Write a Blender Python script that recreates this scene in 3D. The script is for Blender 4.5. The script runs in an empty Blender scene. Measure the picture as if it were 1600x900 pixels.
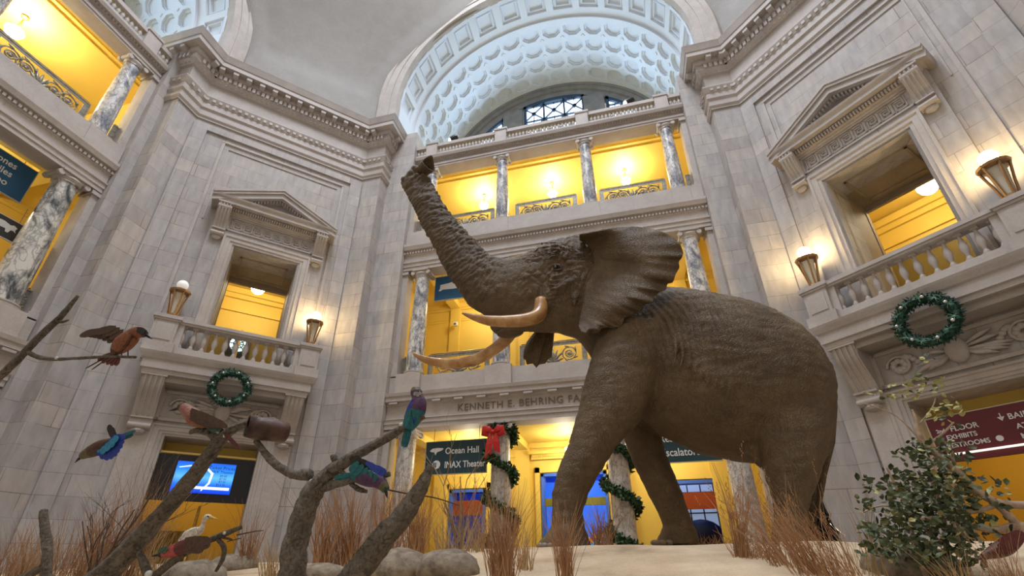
import bpy, bmesh, math, random
from mathutils import Vector, Matrix
import numpy as np

PI = math.pi
scene = bpy.context.scene
COL = scene.collection
R0 = random.Random(7)

# ------------------------------------------------------------------ camera
CAM = Vector((2.0332, -1.3115, 1.6))
FPX, V0 = 725.63, 511.58
yaw, pit, rol = -.2414, .4662, -.0053
Fw = Vector((math.sin(yaw)*math.cos(pit), math.cos(yaw)*math.cos(pit), math.sin(pit)))
Rt = Vector((math.cos(yaw), -math.sin(yaw), 0)); Up = Rt.cross(Fw)
R2 = Rt*math.cos(rol)+Up*math.sin(rol); U2 = Up*math.cos(rol)-Rt*math.sin(rol)
cam = bpy.data.cameras.new('camera'); camo = bpy.data.objects.new('camera', cam); COL.objects.link(camo)
m = Matrix((R2, U2, -Fw)).transposed().to_4x4(); m.translation = CAM; camo.matrix_world = m
cam.sensor_width = 36; cam.lens = FPX/1600*36; cam.shift_y = (V0-450)/1600; cam.clip_end = 200; cam.clip_start = .05
scene.camera = camo

def at(px, py, Y):
    """point in the hall on the sight line of a photo pixel, at depth Y"""
    r = Fw+R2*((px-800)/FPX)-U2*((py-V0)/FPX)
    return CAM+r*((Y-CAM.y)/r.y)

# ------------------------------------------------------------------ light
scene.view_settings.view_transform = 'Standard'; scene.view_settings.look = 'None'
scene.view_settings.exposure = 0.12; scene.view_settings.gamma = 1.0; scene.view_settings.use_curve_mapping = False
w = bpy.data.worlds.new('world'); scene.world = w; w.use_nodes = True
w.node_tree.nodes['Background'].inputs[0].default_value = (1.0, .88, .74, 1); w.node_tree.nodes['Background'].inputs[1].default_value = .42
scene.cycles.max_bounces = 6; scene.cycles.diffuse_bounces = 3; scene.cycles.glossy_bounces = 3
scene.cycles.sample_clamp_indirect = 4; scene.cycles.use_denoising = True
scene.cycles.caustics_reflective = False; scene.cycles.caustics_refractive = False

def area(name, loc, target, sx, sy, power, col):
    l = bpy.data.lights.new(name, 'AREA'); l.shape = 'RECTANGLE'; l.size = sx; l.size_y = sy; l.energy = power; l.color = col
    o = bpy.data.objects.new(name, l); COL.objects.link(o); o.location = loc
    d = Vector(target)-Vector(loc); o.rotation_euler = d.to_track_quat('-Z', 'Y').to_euler(); return o
def point(name, loc, power, col=(1, .78, .42), r=.12):
    l = bpy.data.lights.new(name, 'POINT'); l.energy = power; l.color = col; l.shadow_soft_size = r
    o = bpy.data.objects.new(name, l); COL.objects.link(o); o.location = loc; return o
area('dome_skylight', (0, .3, 36), (0, .3, 0), 9, 9, 6300, (.81, .88, 1))
area('vault_window_daylight', (.13, 16.2, 22), (0, 11, 21), 8, 3.5, 300, (.50, .74, 1))
area('side_vault_window_daylight', (-16.3, .4, 22), (-11, .4, 21), 8, 3.5, 300, (.50, .74, 1))
def spot(name, loc, tgt, power, ang, col, r=.2, blend=.6):
    l = bpy.data.lights.new(name, 'SPOT'); l.energy = power; l.color = col; l.spot_size = ang; l.spot_blend = blend; l.shadow_soft_size = r
    o = bpy.data.objects.new(name, l); COL.objects.link(o); o.location = loc
    o.rotation_euler = (Vector(tgt)-Vector(loc)).to_track_quat('-Z', 'Y').to_euler(); return o
spot('balustrade_spot_light_beam', (4.2, 11.3, 18.2), (3.0, 4.5, 1.8), 900, .55, (1, .86, .66))
spot('cornice_spot_light_beam', (-4.3, 11.3, 18.2), (.2, 4.6, 2.5), 900, .6, (1, .86, .66))
spot('house_spot_light_beam', (5, -8, 15), (1.6, 4.6, 3), 1100, .5, (1, .82, .6))

# ------------------------------------------------------------------ materials
MATS = {}
def mat(name, base, rough=.6, metal=0, emit=None, estr=0, build=None, bump=None, spec=None):
    m = bpy.data.materials.new(name); m.use_nodes = True; nt = m.node_tree; b = nt.nodes['Principled BSDF']
    b.inputs['Base Color'].default_value = (*base, 1); b.inputs['Roughness'].default_value = rough; b.inputs['Metallic'].default_value = metal
    if spec is not None: b.inputs['Specular IOR Level'].default_value = spec
    if emit: b.inputs['Emission Color'].default_value = (*emit, 1); b.inputs['Emission Strength'].default_value = estr
    if build: build(nt, b)
    MATS[name] = m; return m
def N(nt, t, **k):
    n = nt.nodes.new(t)
    for a, v in k.items():
        if a in n.inputs: n.inputs[a].default_value = v
        else: setattr(n, a, v)
    return n
def ramp(nt, stops, src):
    r = nt.nodes.new('ShaderNodeValToRGB'); e = r.color_ramp.elements
    while len(e) < len(stops): e.new(.5)
    for i, (p, c) in enumerate(stops): e[i].position = p; e[i].color = (*c, 1)
    nt.links.new(src, r.inputs[0]); return r.outputs[0]
def coord(nt, kind='UV', scale=(1, 1, 1)):
    tc = nt.nodes.new('ShaderNodeTexCoord'); mp = nt.nodes.new('ShaderNodeMapping'); mp.inputs['Scale'].default_value = scale
    nt.links.new(tc.outputs[kind], mp.inputs[0]); return mp.outputs[0]
def mix(nt, a, b, fac, mode='MIX'):
    mx = nt.nodes.new('ShaderNodeMix'); mx.data_type = 'RGBA'; mx.blend_type = mode
    for s, i in ((fac, 0), (a, 6), (b, 7)):
        if isinstance(s, (int, float)): mx.inputs[i].default_value = s
        elif isinstance(s, tuple): mx.inputs[i].default_value = (*s, 1)
        else: nt.links.new(s, mx.inputs[i])
    return mx.outputs[2]
def bumpn(nt, b, src, strength=.3, dist=.02):
    bn = nt.nodes.new('ShaderNodeBump'); bn.inputs['Strength'].default_value = strength; bn.inputs['Distance'].default_value = dist
    nt.links.new(src, bn.inputs['Height']); nt.links.new(bn.outputs[0], b.inputs['Normal']); return bn
def noise(nt, vec, scale, detail=4, rough=.55, dist=0):
    n = nt.nodes.new('ShaderNodeTexNoise'); n.inputs['Scale'].default_value = scale; n.inputs['Detail'].default_value = detail
    n.inputs['Roughness'].default_value = rough; n.inputs['Distortion'].default_value = dist; nt.links.new(vec, n.inputs['Vector']); return n.outputs[0]

def ashlar(nt, b):
    uv = coord(nt); br = nt.nodes.new('ShaderNodeTexBrick'); nt.links.new(uv, br.inputs['Vector'])
    br.inputs['Scale'].default_value = 1; br.inputs['Brick Width'].default_value = .95; br.inputs['Row Height'].default_value = .5
    br.inputs['Mortar Size'].default_value = .009; br.inputs['Mortar Smooth'].default_value = .3; br.inputs['Bias'].default_value = 0
    br.inputs['Color1'].default_value = (.62, .545, .485, 1); br.inputs['Color2'].default_value = (.43, .385, .36, 1); br.inputs['Mortar'].default_value = (.23, .2, .18, 1)
    n = noise(nt, uv, 1.1, 5, .6, .6); n2 = noise(nt, coord(nt, 'UV', (1, .25, 1)), 6, 3)
    c = mix(nt, br.outputs[0], (.50, .475, .46), ramp(nt, [(.35, (0, 0, 0)), (.65, (1, 1, 1))], n))
    c = mix(nt, c, ramp(nt, [(.3, (.80, .79, .79)), (.7, (1.06, 1.05, 1.04))], n2), .9, 'MULTIPLY')
    nt.links.new(c, b.inputs['Base Color']); bumpn(nt, b, br.outputs['Fac'], -.4, .01)
mat('ashlar_limestone', (.5, .45, .4), .72, build=ashlar)
def stone(c1, c2):
    def f(nt, b):
        v = coord(nt, 'Object'); n = noise(nt, v, 1.7, 5, .6, .5); n2 = noise(nt, v, 22, 3)
        c = ramp(nt, [(.3, c1), (.7, c2)], n); c = mix(nt, c, ramp(nt, [(.3, (.88, .88, .88)), (.7, (1.05, 1.05, 1.05))], n2), .7, 'MULTIPLY')
        nt.links.new(c, b.inputs['Base Color']); bumpn(nt, b, n2, .12, .01)
    return f
mat('carved_limestone', (.5, .46, .42), .65, build=stone((.47, .41, .37), (.58, .52, .475)))
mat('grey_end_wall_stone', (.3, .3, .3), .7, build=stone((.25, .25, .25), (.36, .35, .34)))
mat('plaster_grey', (.47, .44, .40), .8, build=stone((.335, .31, .285), (.38, .355, .325)))
mat('vault_white_paint', (.76, .80, .88), .7)
def marble(dark, light, sc=2.2):
    def f(nt, b):
        v = coord(nt, 'Object', (1, 1, .55)); n = noise(nt, v, sc, 7, .62, 2.2)
        vo = nt.nodes.new('ShaderNodeTexVoronoi'); vo.feature = 'DISTANCE_TO_EDGE'; vo.inputs['Scale'].default_value = sc*2.2
        wv = nt.nodes.new('ShaderNodeVectorMath'); wv.operation = 'ADD'; nn = nt.nodes.new('ShaderNodeTexNoise'); nn.inputs['Scale'].default_value = 4; nt.links.new(v, nn.inputs['Vector'])
        nt.links.new(v, wv.inputs[0]); nt.links.new(nn.outputs['Color'], wv.inputs[1]); nt.links.new(wv.outputs[0], vo.inputs['Vector'])
        c = ramp(nt, [(.38, dark), (.465, tuple((a+b_)/2 for a, b_ in zip(dark, light))), (.54, light), (1, light)], n)
        vn = ramp(nt, [(0, (.35, .35, .38)), (.1, (1, 1, 1))], vo.outputs['Distance'])
        nt.links.new(mix(nt, c, vn, .75, 'MULTIPLY'), b.inputs['Base Color'])
    return f
mat('veined_marble', (.7, .68, .66), .3, build=marble((.19, .2, .235), (.74, .71, .67), 1.5))
mat('dark_marble', (.4, .4, .4), .3, build=marble((.075, .085, .09), (.72, .68, .61), 1.35))
mat('pale_marble', (.6, .55, .48), .35, build=marble((.42, .38, .33), (.68, .62, .55), 1.6))
def yel(nt, b):
    n = noise(nt, coord(nt, 'Object'), .8, 3); nt.links.new(ramp(nt, [(.3, (.84, .60, .12)), (.7, (.90, .66, .15))], n), b.inputs['Base Color'])
mat('yellow_paint', (.85, .55, .07), .6, build=yel)
mat('cream_trim', (.85, .68, .28), .55)
mat('bronze_metal', (.42, .25, .12), .35, .85)
mat('gilded_metal', (.70, .50, .17), .38, .7)
def grl(nt, b):
    n = noise(nt, coord(nt, 'Object'), 9, 3); nt.links.new(ramp(nt, [(.35, (.20, .19, .165)), (.65, (.36, .31, .22))], n), b.inputs['Base Color'])
mat('grille_metal', (.3, .28, .23), .45, .45, build=grl)
mat('lamp_glass', (1, .95, .85), .3, emit=(1, .87, .62), estr=9)
mat('faint_glow_lamp_glass', (.9, .88, .85), .25, emit=(1, .95, .9), estr=.35)  # globe of the unlit lantern, a faint glow put into its material
mat('daylight_glass', (.7, .85, 1), .2, emit=(.70, .86, 1), estr=3.6)
mat('blue_room_wall', (.05, .16, .75), .5)
mat('window_frame_blue', (.035, .075, .14), .5)
mat('banner_blue', (.015, .10, .22), .6)
mat('sign_teal', (.012, .045, .055), .5)
mat('sign_maroon', (.13, .012, .02), .5)
mat('sign_grey', (.045, .045, .04), .5)
mat('sign_white', (.80, .80, .78), .6)
mat('sign_pale_edge', (.55, .5, .35), .5)
mat('black_panel', (.012, .012, .014), .35)
mat('orange_panel', (.33, .055, .008), .6)
mat('olive_panel', (.20, .19, .02), .6)
def scr(nt, b):
    uv = coord(nt, 'Object'); sp = nt.nodes.new('ShaderNodeSeparateXYZ'); nt.links.new(uv, sp.inputs[0])
    mr = nt.nodes.new('ShaderNodeMapRange'); mr.inputs['From Min'].default_value = 3.25; mr.inputs['From Max'].default_value = 4.02; nt.links.new(sp.outputs[2], mr.inputs[0])
    c = ramp(nt, [(0, (.0, .05, .75)), (.25, (.01, .16, .95)), (.5, (.12, .5, 1)), (.75, (.02, .25, .95)), (1, (.01, .12, .9))], mr.outputs[0])
    nt.links.new(c, b.inputs['Emission Color']); b.inputs['Emission Strength'].default_value = 1.1; b.inputs['Base Color'].default_value = (0, 0, 0, 1)
mat('screen_picture', (0, 0, .1), .3, build=scr)
mat('screen_white', (.8, .9, 1), .4, emit=(.85, .93, 1), estr=1.0)
mat('screen_ink', (.01, .02, .12), .4)
mat('exhibit_cyan', (.02, .3, .6), .4, emit=(.03, .45, .85), estr=.75)
mat('exhibit_blue', (.05, .2, .8), .4, emit=(.05, .22, .95), estr=.55)
mat('dark_shape', (.02, .025, .04), .5)
mat('letter_bronze', (.20, .155, .12), .6)
mat('red_ribbon', (.55, .012, .01), .45)
mat('silver_bauble', (.8, .78, .76), .2, .6)
mat('floor_stone', (.28, .25, .22), .3)

# ------------------------------------------------------------------ mesh builder
class MB:
    def __init__(s): s.v = []; s.f = []
    def add(s, vs, fs):
        o = len(s.v); s.v += [Vector(p) for p in vs]; s.f += [tuple(i+o for i in f) for f in fs]; return s
    def box(s, x0, x1, y0, y1, z0, z1):
        return s.add([(x, y, z) for x in (x0, x1) for y in (y0, y1) for z in (z0, z1)],
                     [(0, 1, 3, 2), (4, 6, 7, 5), (0, 4, 5, 1), (2, 3, 7, 6), (0, 2, 6, 4), (1, 5, 7, 3)])
    def prism(s, poly, f):
        """poly: list of 2D points; f(a, b, k) gives the 3D point of layer k (0/1)"""
        n = len(poly); vs = [f(a, b, 0) for a, b in poly]+[f(a, b, 1) for a, b in poly]
        return s.add(vs, [tuple(range(n))[::-1], tuple(range(n, 2*n))]+[(i, (i+1) % n, n+(i+1) % n, n+i) for i in range(n)])
    def lathe(s, prof, c=(0, 0, 0), seg=20):
        n = len(prof); vs = []
        for i in range(seg):
            a = 2*PI*i/seg
            vs += [(c[0]+r*math.cos(a), c[1]+r*math.sin(a), c[2]+z) for r, z in prof]
        fs = [(i*n+j, ((i+1) % seg)*n+j, ((i+1) % seg)*n+j+1, i*n+j+1) for i in range(seg) for j in range(n-1)]
        fs += [tuple(i*n for i in range(seg))[::-1], tuple(i*n+n-1 for i in range(seg))]
        return s.add(vs, fs)
    def tube(s, pts, rad, seg=8, squash=None, jit=0, rnd=None, caps=True, side=None):
        pts = [Vector(p) for p in pts]; n = len(pts)
        if not isinstance(rad, (list, tuple)): rad = [rad]*n
        ref = side or Vector((0, 0, 1)); vs = []; prev = None
        for i, p in enumerate(pts):
            t = (pts[min(i+1, n-1)]-pts[max(i-1, 0)])
            if t.length < 1e-9: t = Vector((0, 0, 1))
            t.normalize()
            a = (prev if prev is not None else (ref.cross(t) if abs(ref.dot(t)) < .98 else Vector((1, 0, 0)).cross(t)))
            a = (a-t*a.dot(t)).normalized(); b = t.cross(a); prev = a
            r = rad[i]; ra, rb = (r if isinstance(r, tuple) else (r, r))
            for k in range(seg):
                th = 2*PI*k/seg; j = 1+(rnd.uniform(-jit, jit) if jit else 0)
                vs.append(p+a*math.cos(th)*ra*j+b*math.sin(th)*rb*j)
        fs = [(i*seg+k, i*seg+(k+1) % seg, (i+1)*seg+(k+1) % seg, (i+1)*seg+k) for i in range(n-1) for k in range(seg)]
        if caps: fs += [tuple(range(seg))[::-1], tuple((n-1)*seg+k for k in range(seg))]
        return s.add(vs, fs)
    def ball(s, c, r, seg=12, rings=8):
        r = r if isinstance(r, tuple) else (r, r, r); vs = [(c[0], c[1], c[2]-r[2])]
        for j in range(1, rings):
            ph = -PI/2+PI*j/rings
            vs += [(c[0]+r[0]*math.cos(ph)*math.cos(2*PI*i/seg), c[1]+r[1]*math.cos(ph)*math.sin(2*PI*i/seg), c[2]+r[2]*math.sin(ph)) for i in range(seg)]
        vs.append((c[0], c[1], c[2]+r[2])); L = len(vs)-1
        fs = [(0, 1+(i+1) % seg, 1+i) for i in range(seg)]+[(L, 1+(rings-2)*seg+i, 1+(rings-2)*seg+(i+1) % seg) for i in range(seg)]
        fs += [(1+j*seg+i, 1+j*seg+(i+1) % seg, 1+(j+1)*seg+(i+1) % seg, 1+(j+1)*seg+i) for j in range(rings-2) for i in range(seg)]
        return s.add(vs, fs)
    def sweep(s, path, prof, ends=True):
        """mitred moulding: path in plan, profile (out, z), out = to the right of the path"""
        P = [Vector((*p, 0)) for p in path]; n = len(P); m_ = len(prof); vs = []
        for i in range(n):
            d0 = (P[i]-P[max(i-1, 0)]); d1 = (P[min(i+1, n-1)]-P[i])
            if d0.length == 0: d0 = d1
            if d1.length == 0: d1 = d0
            d0.normalize(); d1.normalize(); n0 = Vector((d0.y, -d0.x, 0)); n1 = Vector((d1.y, -d1.x, 0))
            b = (n0+n1).normalized(); b /= max(.3, b.dot(n0))
            vs += [P[i]+b*o+Vector((0, 0, z)) for o, z in prof]
        fs = [(i*m_+j, (i+1)*m_+j, (i+1)*m_+j+1, i*m_+j+1) for i in range(n-1) for j in range(m_-1)]
        fs += [(i*m_+m_-1, (i+1)*m_+m_-1, (i+1)*m_, i*m_) for i in range(n-1)]
        if ends: fs += [tuple(range(m_)), tuple((n-1)*m_+j for j in range(m_))[::-1]]
        return s.add(vs, fs)
    def xform(s, M): s.v = [M @ p for p in s.v]; return s
    def join(s, o, M=None): return s.add([M @ p for p in o.v] if M else o.v, o.f)
    def build(s, name, m, parent=None, smooth=None, uv=False, M=None):
        me = bpy.data.meshes.new(name); me.from_pydata([tuple(p) for p in s.v], [], s.f); me.validate()
        bm = bmesh.new(); bm.from_mesh(me); bmesh.ops.recalc_face_normals(bm, faces=bm.faces)
        if uv:
            L = bm.loops.layers.uv.new('UVMap')
            for f in bm.faces:
                nn = f.normal; t = Vector((0, 0, 1)).cross(nn)
                if t.length < .2: t = Vector((1, 0, 0)); b = Vector((0, 1, 0))
                else: t.normalize(); b = Vector((0, 0, 1))
                for l in f.loops: l[L].uv = (l.vert.co.dot(t), l.vert.co.dot(b))
        bm.to_mesh(me); bm.free()
        if smooth is not None:
            me.polygons.foreach_set('use_smooth', [True]*len(me.polygons))
            if smooth < 3: me.set_sharp_from_angle(angle=smooth)
        me.materials.append(MATS[m] if isinstance(m, str) else m)
        o = bpy.data.objects.new(name, me); COL.objects.link(o)
        if parent: o.parent = parent
        if M is not None: o.matrix_world = M
        return o
def tag(o, label, cat, group=None, kind=None):
    o['label'] = label; o['category'] = cat
    if group: o['group'] = group
    if kind: o['kind'] = kind
    return o
def struct(o): o['kind'] = 'structure'; return o
def empty(name, M):
    o = bpy.data.objects.new(name, None); COL.objects.link(o); o.empty_display_size = .2
    if isinstance(M, Matrix): o.matrix_world = M
    else: o.location = M
    return o
def copy_tree(o, parent=None):
    c = o.copy(); COL.objects.link(c); c.parent = parent
    for ch in list(o.children): copy_tree(ch, c)
    return c
def text(name, body, size, m, parent, M, ext=.006, align='LEFT', sx=1.0, offset=0.0, space=1.0):
    cu = bpy.data.curves.new(name, 'FONT'); cu.body = body; cu.size = size; cu.extrude = ext; cu.align_x = align; cu.resolution_u = 3; cu.offset = offset; cu.space_character = space
    tmp = bpy.data.objects.new(name, cu); COL.objects.link(tmp); bpy.context.view_layer.update()
    me = bpy.data.meshes.new_from_object(tmp.evaluated_get(bpy.context.evaluated_depsgraph_get())); bpy.data.objects.remove(tmp); bpy.data.curves.remove(cu)
    me.name = name; me.materials.clear(); me.materials.append(MATS[m]); o = bpy.data.objects.new(name, me); COL.objects.link(o); o.parent = parent
    o.matrix_local = M @ Matrix.Diagonal((sx, 1, 1, 1)); return o
def TM(u, v, z):      # text stands upright in a wall frame, facing the hall
    return Matrix.Translation((u, v, z)) @ Matrix.Rotation(PI/2, 4, 'X')

def frame(o, t):
    t = Vector((*t, 0)).normalized(); n = Vector((t.y, -t.x, 0))   # n points into the hall
    M = Matrix((t, -n, Vector((0, 0, 1)))).transposed().to_4x4(); M.translation = Vector((*o, 0)); return M
FF = frame((.057, 12), (1, 0)); FL = frame((-12.24, .445), (0, 1)); FR = frame((12.2, .2), (0, -1))
DLp = [(-12.6, 6.13), (-11.24, 6.13), (-11.24, 6.88), (-7.23, 11), (-6.41, 11), (-6.41, 12.3)]
DRp = [(6.17, 12.3), (6.17, 11), (7.05, 11), (11, 7.03), (11, 6.2), (12.6, 6.2)]
FDL = frame(DLp[2], (4.01, 4.12)); FDR = frame(DRp[2], (3.95, -3.97))
LDL, LDR = 5.749, 5.600

# ================================================================== the hall
fl = MB().box(-16, 16, -8, 18.5, -.3, -.02); struct(fl.build('floor', 'floor_stone'))

# ---- piers: ashlar shell with a window and a door, mouldings, entablature
def pier(nm, P, Fm, Lm, uc):
    b = MB(); T = .9
    for Q in (P[:3], P[3:]): b.sweep(Q, [(0, 0), (0, 15.6), (-.25, 15.6), (-.25, 0)])
    w0, w1, d0, d1 = uc-.95, uc+.95, uc-1.14, uc+1.14
    loc = MB()
    def bx(x0, x1, z0, z1, y0=0, y1=T): loc.box(x0, x1, y0, y1, z0, z1)
    bx(0, d0, 0, 4.6); bx(d1, Lm, 0, 4.6); bx(0, Lm, 4.6, 6.57); bx(0, w0, 6.57, 10.68); bx(w1, Lm, 6.57, 10.68); bx(0, Lm, 10.68, 15.6)
    # raised borders that leave a sunk panel
    e = .42
    bx(0, e, 0, 15.25, -.07, .02); bx(Lm-e, Lm, 0, 15.25, -.07, .02); bx(e, Lm-e, 15.02, 15.25, -.07, .02)
    b.join(loc, Fm)
    struct(b.build('wall_'+nm, 'ashlar_limestone', uv=True))
    # thin panel moulding round the pediment
    t = MB(); pr = [(0, 0), (.05, .015), (.05, .07), (.02, .1), (0, .1)]
    a0, a1, zt = uc-2.25, uc+2.25, 14.75
    a0 = max(a0, .62); a1 = min(a1, Lm-.62)
    for z in (zt,): t.sweep([(a0, 0), (a1, 0)], [(o, z+h) for o, h in pr])
    t.box(a0, a0+.09, -.045, 0, 6.6, zt); t.box(a1-.09, a1, -.045, 0, 6.6, zt)
    for z in (zt-.22,): t.sweep([(a0+.2, 0), (a1-.2, 0)], [(o*.6, z+h*.5) for o, h in pr])
    t.box(a0+.2, a0+.24, -.03, 0, 11.5, zt-.2); t.box(a1-.24, a1-.2, -.03, 0, 11.5, zt-.2)
    struct(t.build('trim_panel_'+nm, 'carved_limestone', M=Fm))
    # entablature
    pf = [(-.3, 15.45), (.05, 15.45), (.05, 15.5), (.1, 15.58), (.1, 15.66), (.06, 15.68), (.06, 15.86), (.12, 15.93), (.12, 15.97), (.09, 15.98), (.09, 16.2), (.11, 16.22), (.19, 16.42), (.19, 16.46), (.0, 16.47),
          (0, 17.18), (.08, 17.2), (.2, 17.36), (.2, 17.58), (.27, 17.6), (.27, 17.8), (.5, 17.81), (.5, 18.0), (.53, 18.02), (.6, 18.22), (.62, 18.27), (-.3, 18.27)]
    en = MB().sweep(P, pf)
    def blocks(gap, bw, o0, o1, z0, z1, cham=0):
        for i in range(len(P)-1):
            p, q = Vector(P[i]), Vector(P[i+1]); d = (q-p); L = d.length; d.normalize(); n = Vector((d.y, -d.x)); 
            k = max(1, int(L/gap)); 
            for j in range(k):
                c = p+d*((j+.5)*L/k)
                vs = []
                for du in (-bw/2, bw/2):
                    for o, z in ((o0, z0), (o1, z0+cham), (o1, z1), (o0, z1)):
                        x = c+d*du+n*o; vs.append((x.x, x.y, z))
                en.add(vs, [(0, 1, 2, 3), (7, 6, 5, 4), (0, 4, 5, 1), (1, 5, 6, 2), (2, 6, 7, 3), (3, 7, 4, 0)])
    blocks(.155, .1, .18, .27, 17.38, 17.57); blocks(.42, .17, .24, .46, 17.6, 17.8, .06)
    blocks(.17, .07, .02, .15, 17.2, 17.33, .05); blocks(.2, .1, .1, .17, 16.26, 16.4)
    struct(en.build('trim_entablature_'+nm, 'carved_limestone'))
pier('left', DLp, FDL, LDL, 3.2)
pier('right', DRp, FDR, LDR, 2.43)
# the other corner piers, seen from elsewhere only as plain shells
def shell(nm, P):
    b = MB()
    b.sweep(P, [(0, 0), (0, 18.27), (-.3, 18.27), (-.3, 0)])
    struct(b.build('wall_'+nm, 'ashlar_limestone', uv=True))
shell('left_near', [(-9.5, -7.5), (-11.24, -5.9), (-11.24, -5.2), (-12.6, -5.2)])
shell('right_near', [(12.6, -5.7), (11, -5.7), (11, -6.4), (9.8, -7.5)])

# ---- strips beside the open screens
st = MB().box(-6.5, -5.33-.057+.0, -.47, .5, 0, 18.3).box(5.383, 6.3, -.47, .5, 0, 18.3); st2 = MB().join(st)
struct(st2.build('trim_strip_far', 'ashlar_limestone', uv=True, M=FF))
sl = MB().box(5.39, 5.8, -.47, .6, 0, 18.3).box(-5.8, -5.39, -.47, .6, 0, 18.3); struct(sl.build('trim_strip_left', 'ashlar_limestone', uv=True, M=FL))
sr = MB().box(5.39, 6.1, -.4, .6, 0, 18.3).box(-6.1, -5.39, -.4, .6, 0, 18.3).box(-6.1, 6.1, .4, 1, 0, 18.3); struct(sr.build('wall_right_opening', 'ashlar_limestone', uv=True, M=FR))

# ---- column kinds (unit pieces in local space, built once and copied)
def col_meshes(h, r0, r1, base, m):
    sh = MB().lathe([(r0*1.0, base), (r0*.995, h*.35), (r1*1.04, h*.75), (r1, h-.3), (r1*1.12, h-.29), (r1*1.12, h-.26)], seg=28)
    bs = MB(); 
    if base > .01: bs.lathe([(r0*1.28, 0), (r0*1.3, base*.35), (r0*1.12, base*.5), (r0*1.1, base*.62), (r0*1.18, base*.7), (r0*1.18, base*.9), (r0*1.02, base)], seg=28)
    cp = MB(); a = r1*1.22; z = h-.27
    cp.box(-a*1.05, a*1.05, -a*1.05, a*1.05, h-.06, h).lathe([(r1*1.05, z), (r1*1.2, z+.06), (r1*1.3, z+.1), (r1*1.1, z+.2)], seg=20)
    for sx in (-1, 1):
        for sy in (-1, 1):     # volutes
            q = MB().lathe([(.0, -.05), (.075, -.05), (.085, 0), (.075, .05), (.0, .05)], seg=14)
            q.xform(Matrix.Translation((sx*a*1.02, sy*a*.78, h-.15)) @ Matrix.Rotation(PI/2, 4, 'X')); cp.join(q)
    cp.box(-a, a, -a*.85, a*.85, h-.15, h-.06)
    for sx in (-1, 1):
        q = MB().lathe([(.062, -a*.7), (.045, 0), (.062, a*.7)], seg=12).xform(Matrix.Translation((sx*a*1.02, 0, h-.15)) @ Matrix.Rotation(PI/2, 4, 'X')); cp.join(q)
    return sh, bs, cp
def make_column(h, r0, r1, base, m, label, group):
    e = empty('marble_column', Matrix()); tag(e, label, 'column', group, 'thing')
    sh, bs, cp = col_meshes(h, r0, r1, base, m)
    sh.build('shaft', m, e, smooth=.6); cp.build('capital', 'carved_limestone', e, smooth=.5)
    if base > .01: bs.build('base', m if m == 'pale_marble' else 'carved_limestone', e, smooth=.5)
    return e
proto = {}
def column(kind, Fm, x, z, label, group):
    spec = {'upper': (3.35, .245, .205, .10, 'veined_marble'), 'middle': (4.14, .29, .235, .16, 'veined_marble'), 'ground': (5.3, .30, .27, .18, 'pale_marble'),
            'middle_left': (4.14, .33, .27, .16, 'dark_marble')}[kind]
    if kind in proto: e = copy_tree(proto[kind]); e['label'] = label; e['group'] = group
    else: e = make_column(*spec, label, group); proto[kind] = e
    e.matrix_world = Fm @ Matrix.Translation((x, 0, z)) @ Matrix.Rotation(x*2.1, 4, 'Z') @ Matrix.Rotation(-x*2.1, 4, 'Z'); return e
XS = (-4.68, -1.66, 1.66, 4.68)
place = ['at the far left end', 'second from the far left corner', 'third from the far left corner', 'nearest the far right corner']
for i, x in enumerate(XS):
    column('upper', FF, x, 12.93, ['veined marble column behind the tip of the elephant trunk in the top far gallery', 'veined marble column left of the middle bay of the top far gallery', 'veined marble column right of the middle bay of the top far gallery', 'veined marble column at the right end of the top far gallery'][i], 'columns of the top far gallery')
    column('middle', FF, x, 7.06, ['veined marble column behind the elephant\'s tusk tip beside the blue whale banner', 'veined marble column in the far balcony seen between the two tusks', 'veined marble column of the far balcony hidden behind the elephant head', 'veined marble column right of the raised ear in the far balcony'][i], 'columns of the middle far gallery')
    column('ground', FF, x, 0, ['pale marble column left of the theater sign on the ground floor', 'pale marble column with a red bow and a garland beside the theater sign', 'pale marble column with a garland between the elephant\'s front legs', 'pale bare marble column under the elephant belly before the hind leg'][i], 'columns of the ground floor')
for x in (4.68, 1.66, -1.36):
    column('upper', FL, x, 12.93, {4.68: 'veined marble column at the corner end of the top left gallery', 1.66: 'veined marble column cut by the picture corner in the top left gallery', -1.36: 'veined marble column of the top left gallery before the bright lamp'}[x], 'columns of the top left gallery')
    column('middle_left', FL, x, 7.06, {4.68: 'dark veined marble column between the elephant plaque and the left pier', 1.66: 'dark veined marble column behind the blue zoo banner on the left', -1.36: 'dark veined marble column before the blue zoo banner on the left'}[x], 'columns of the middle left gallery')

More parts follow.
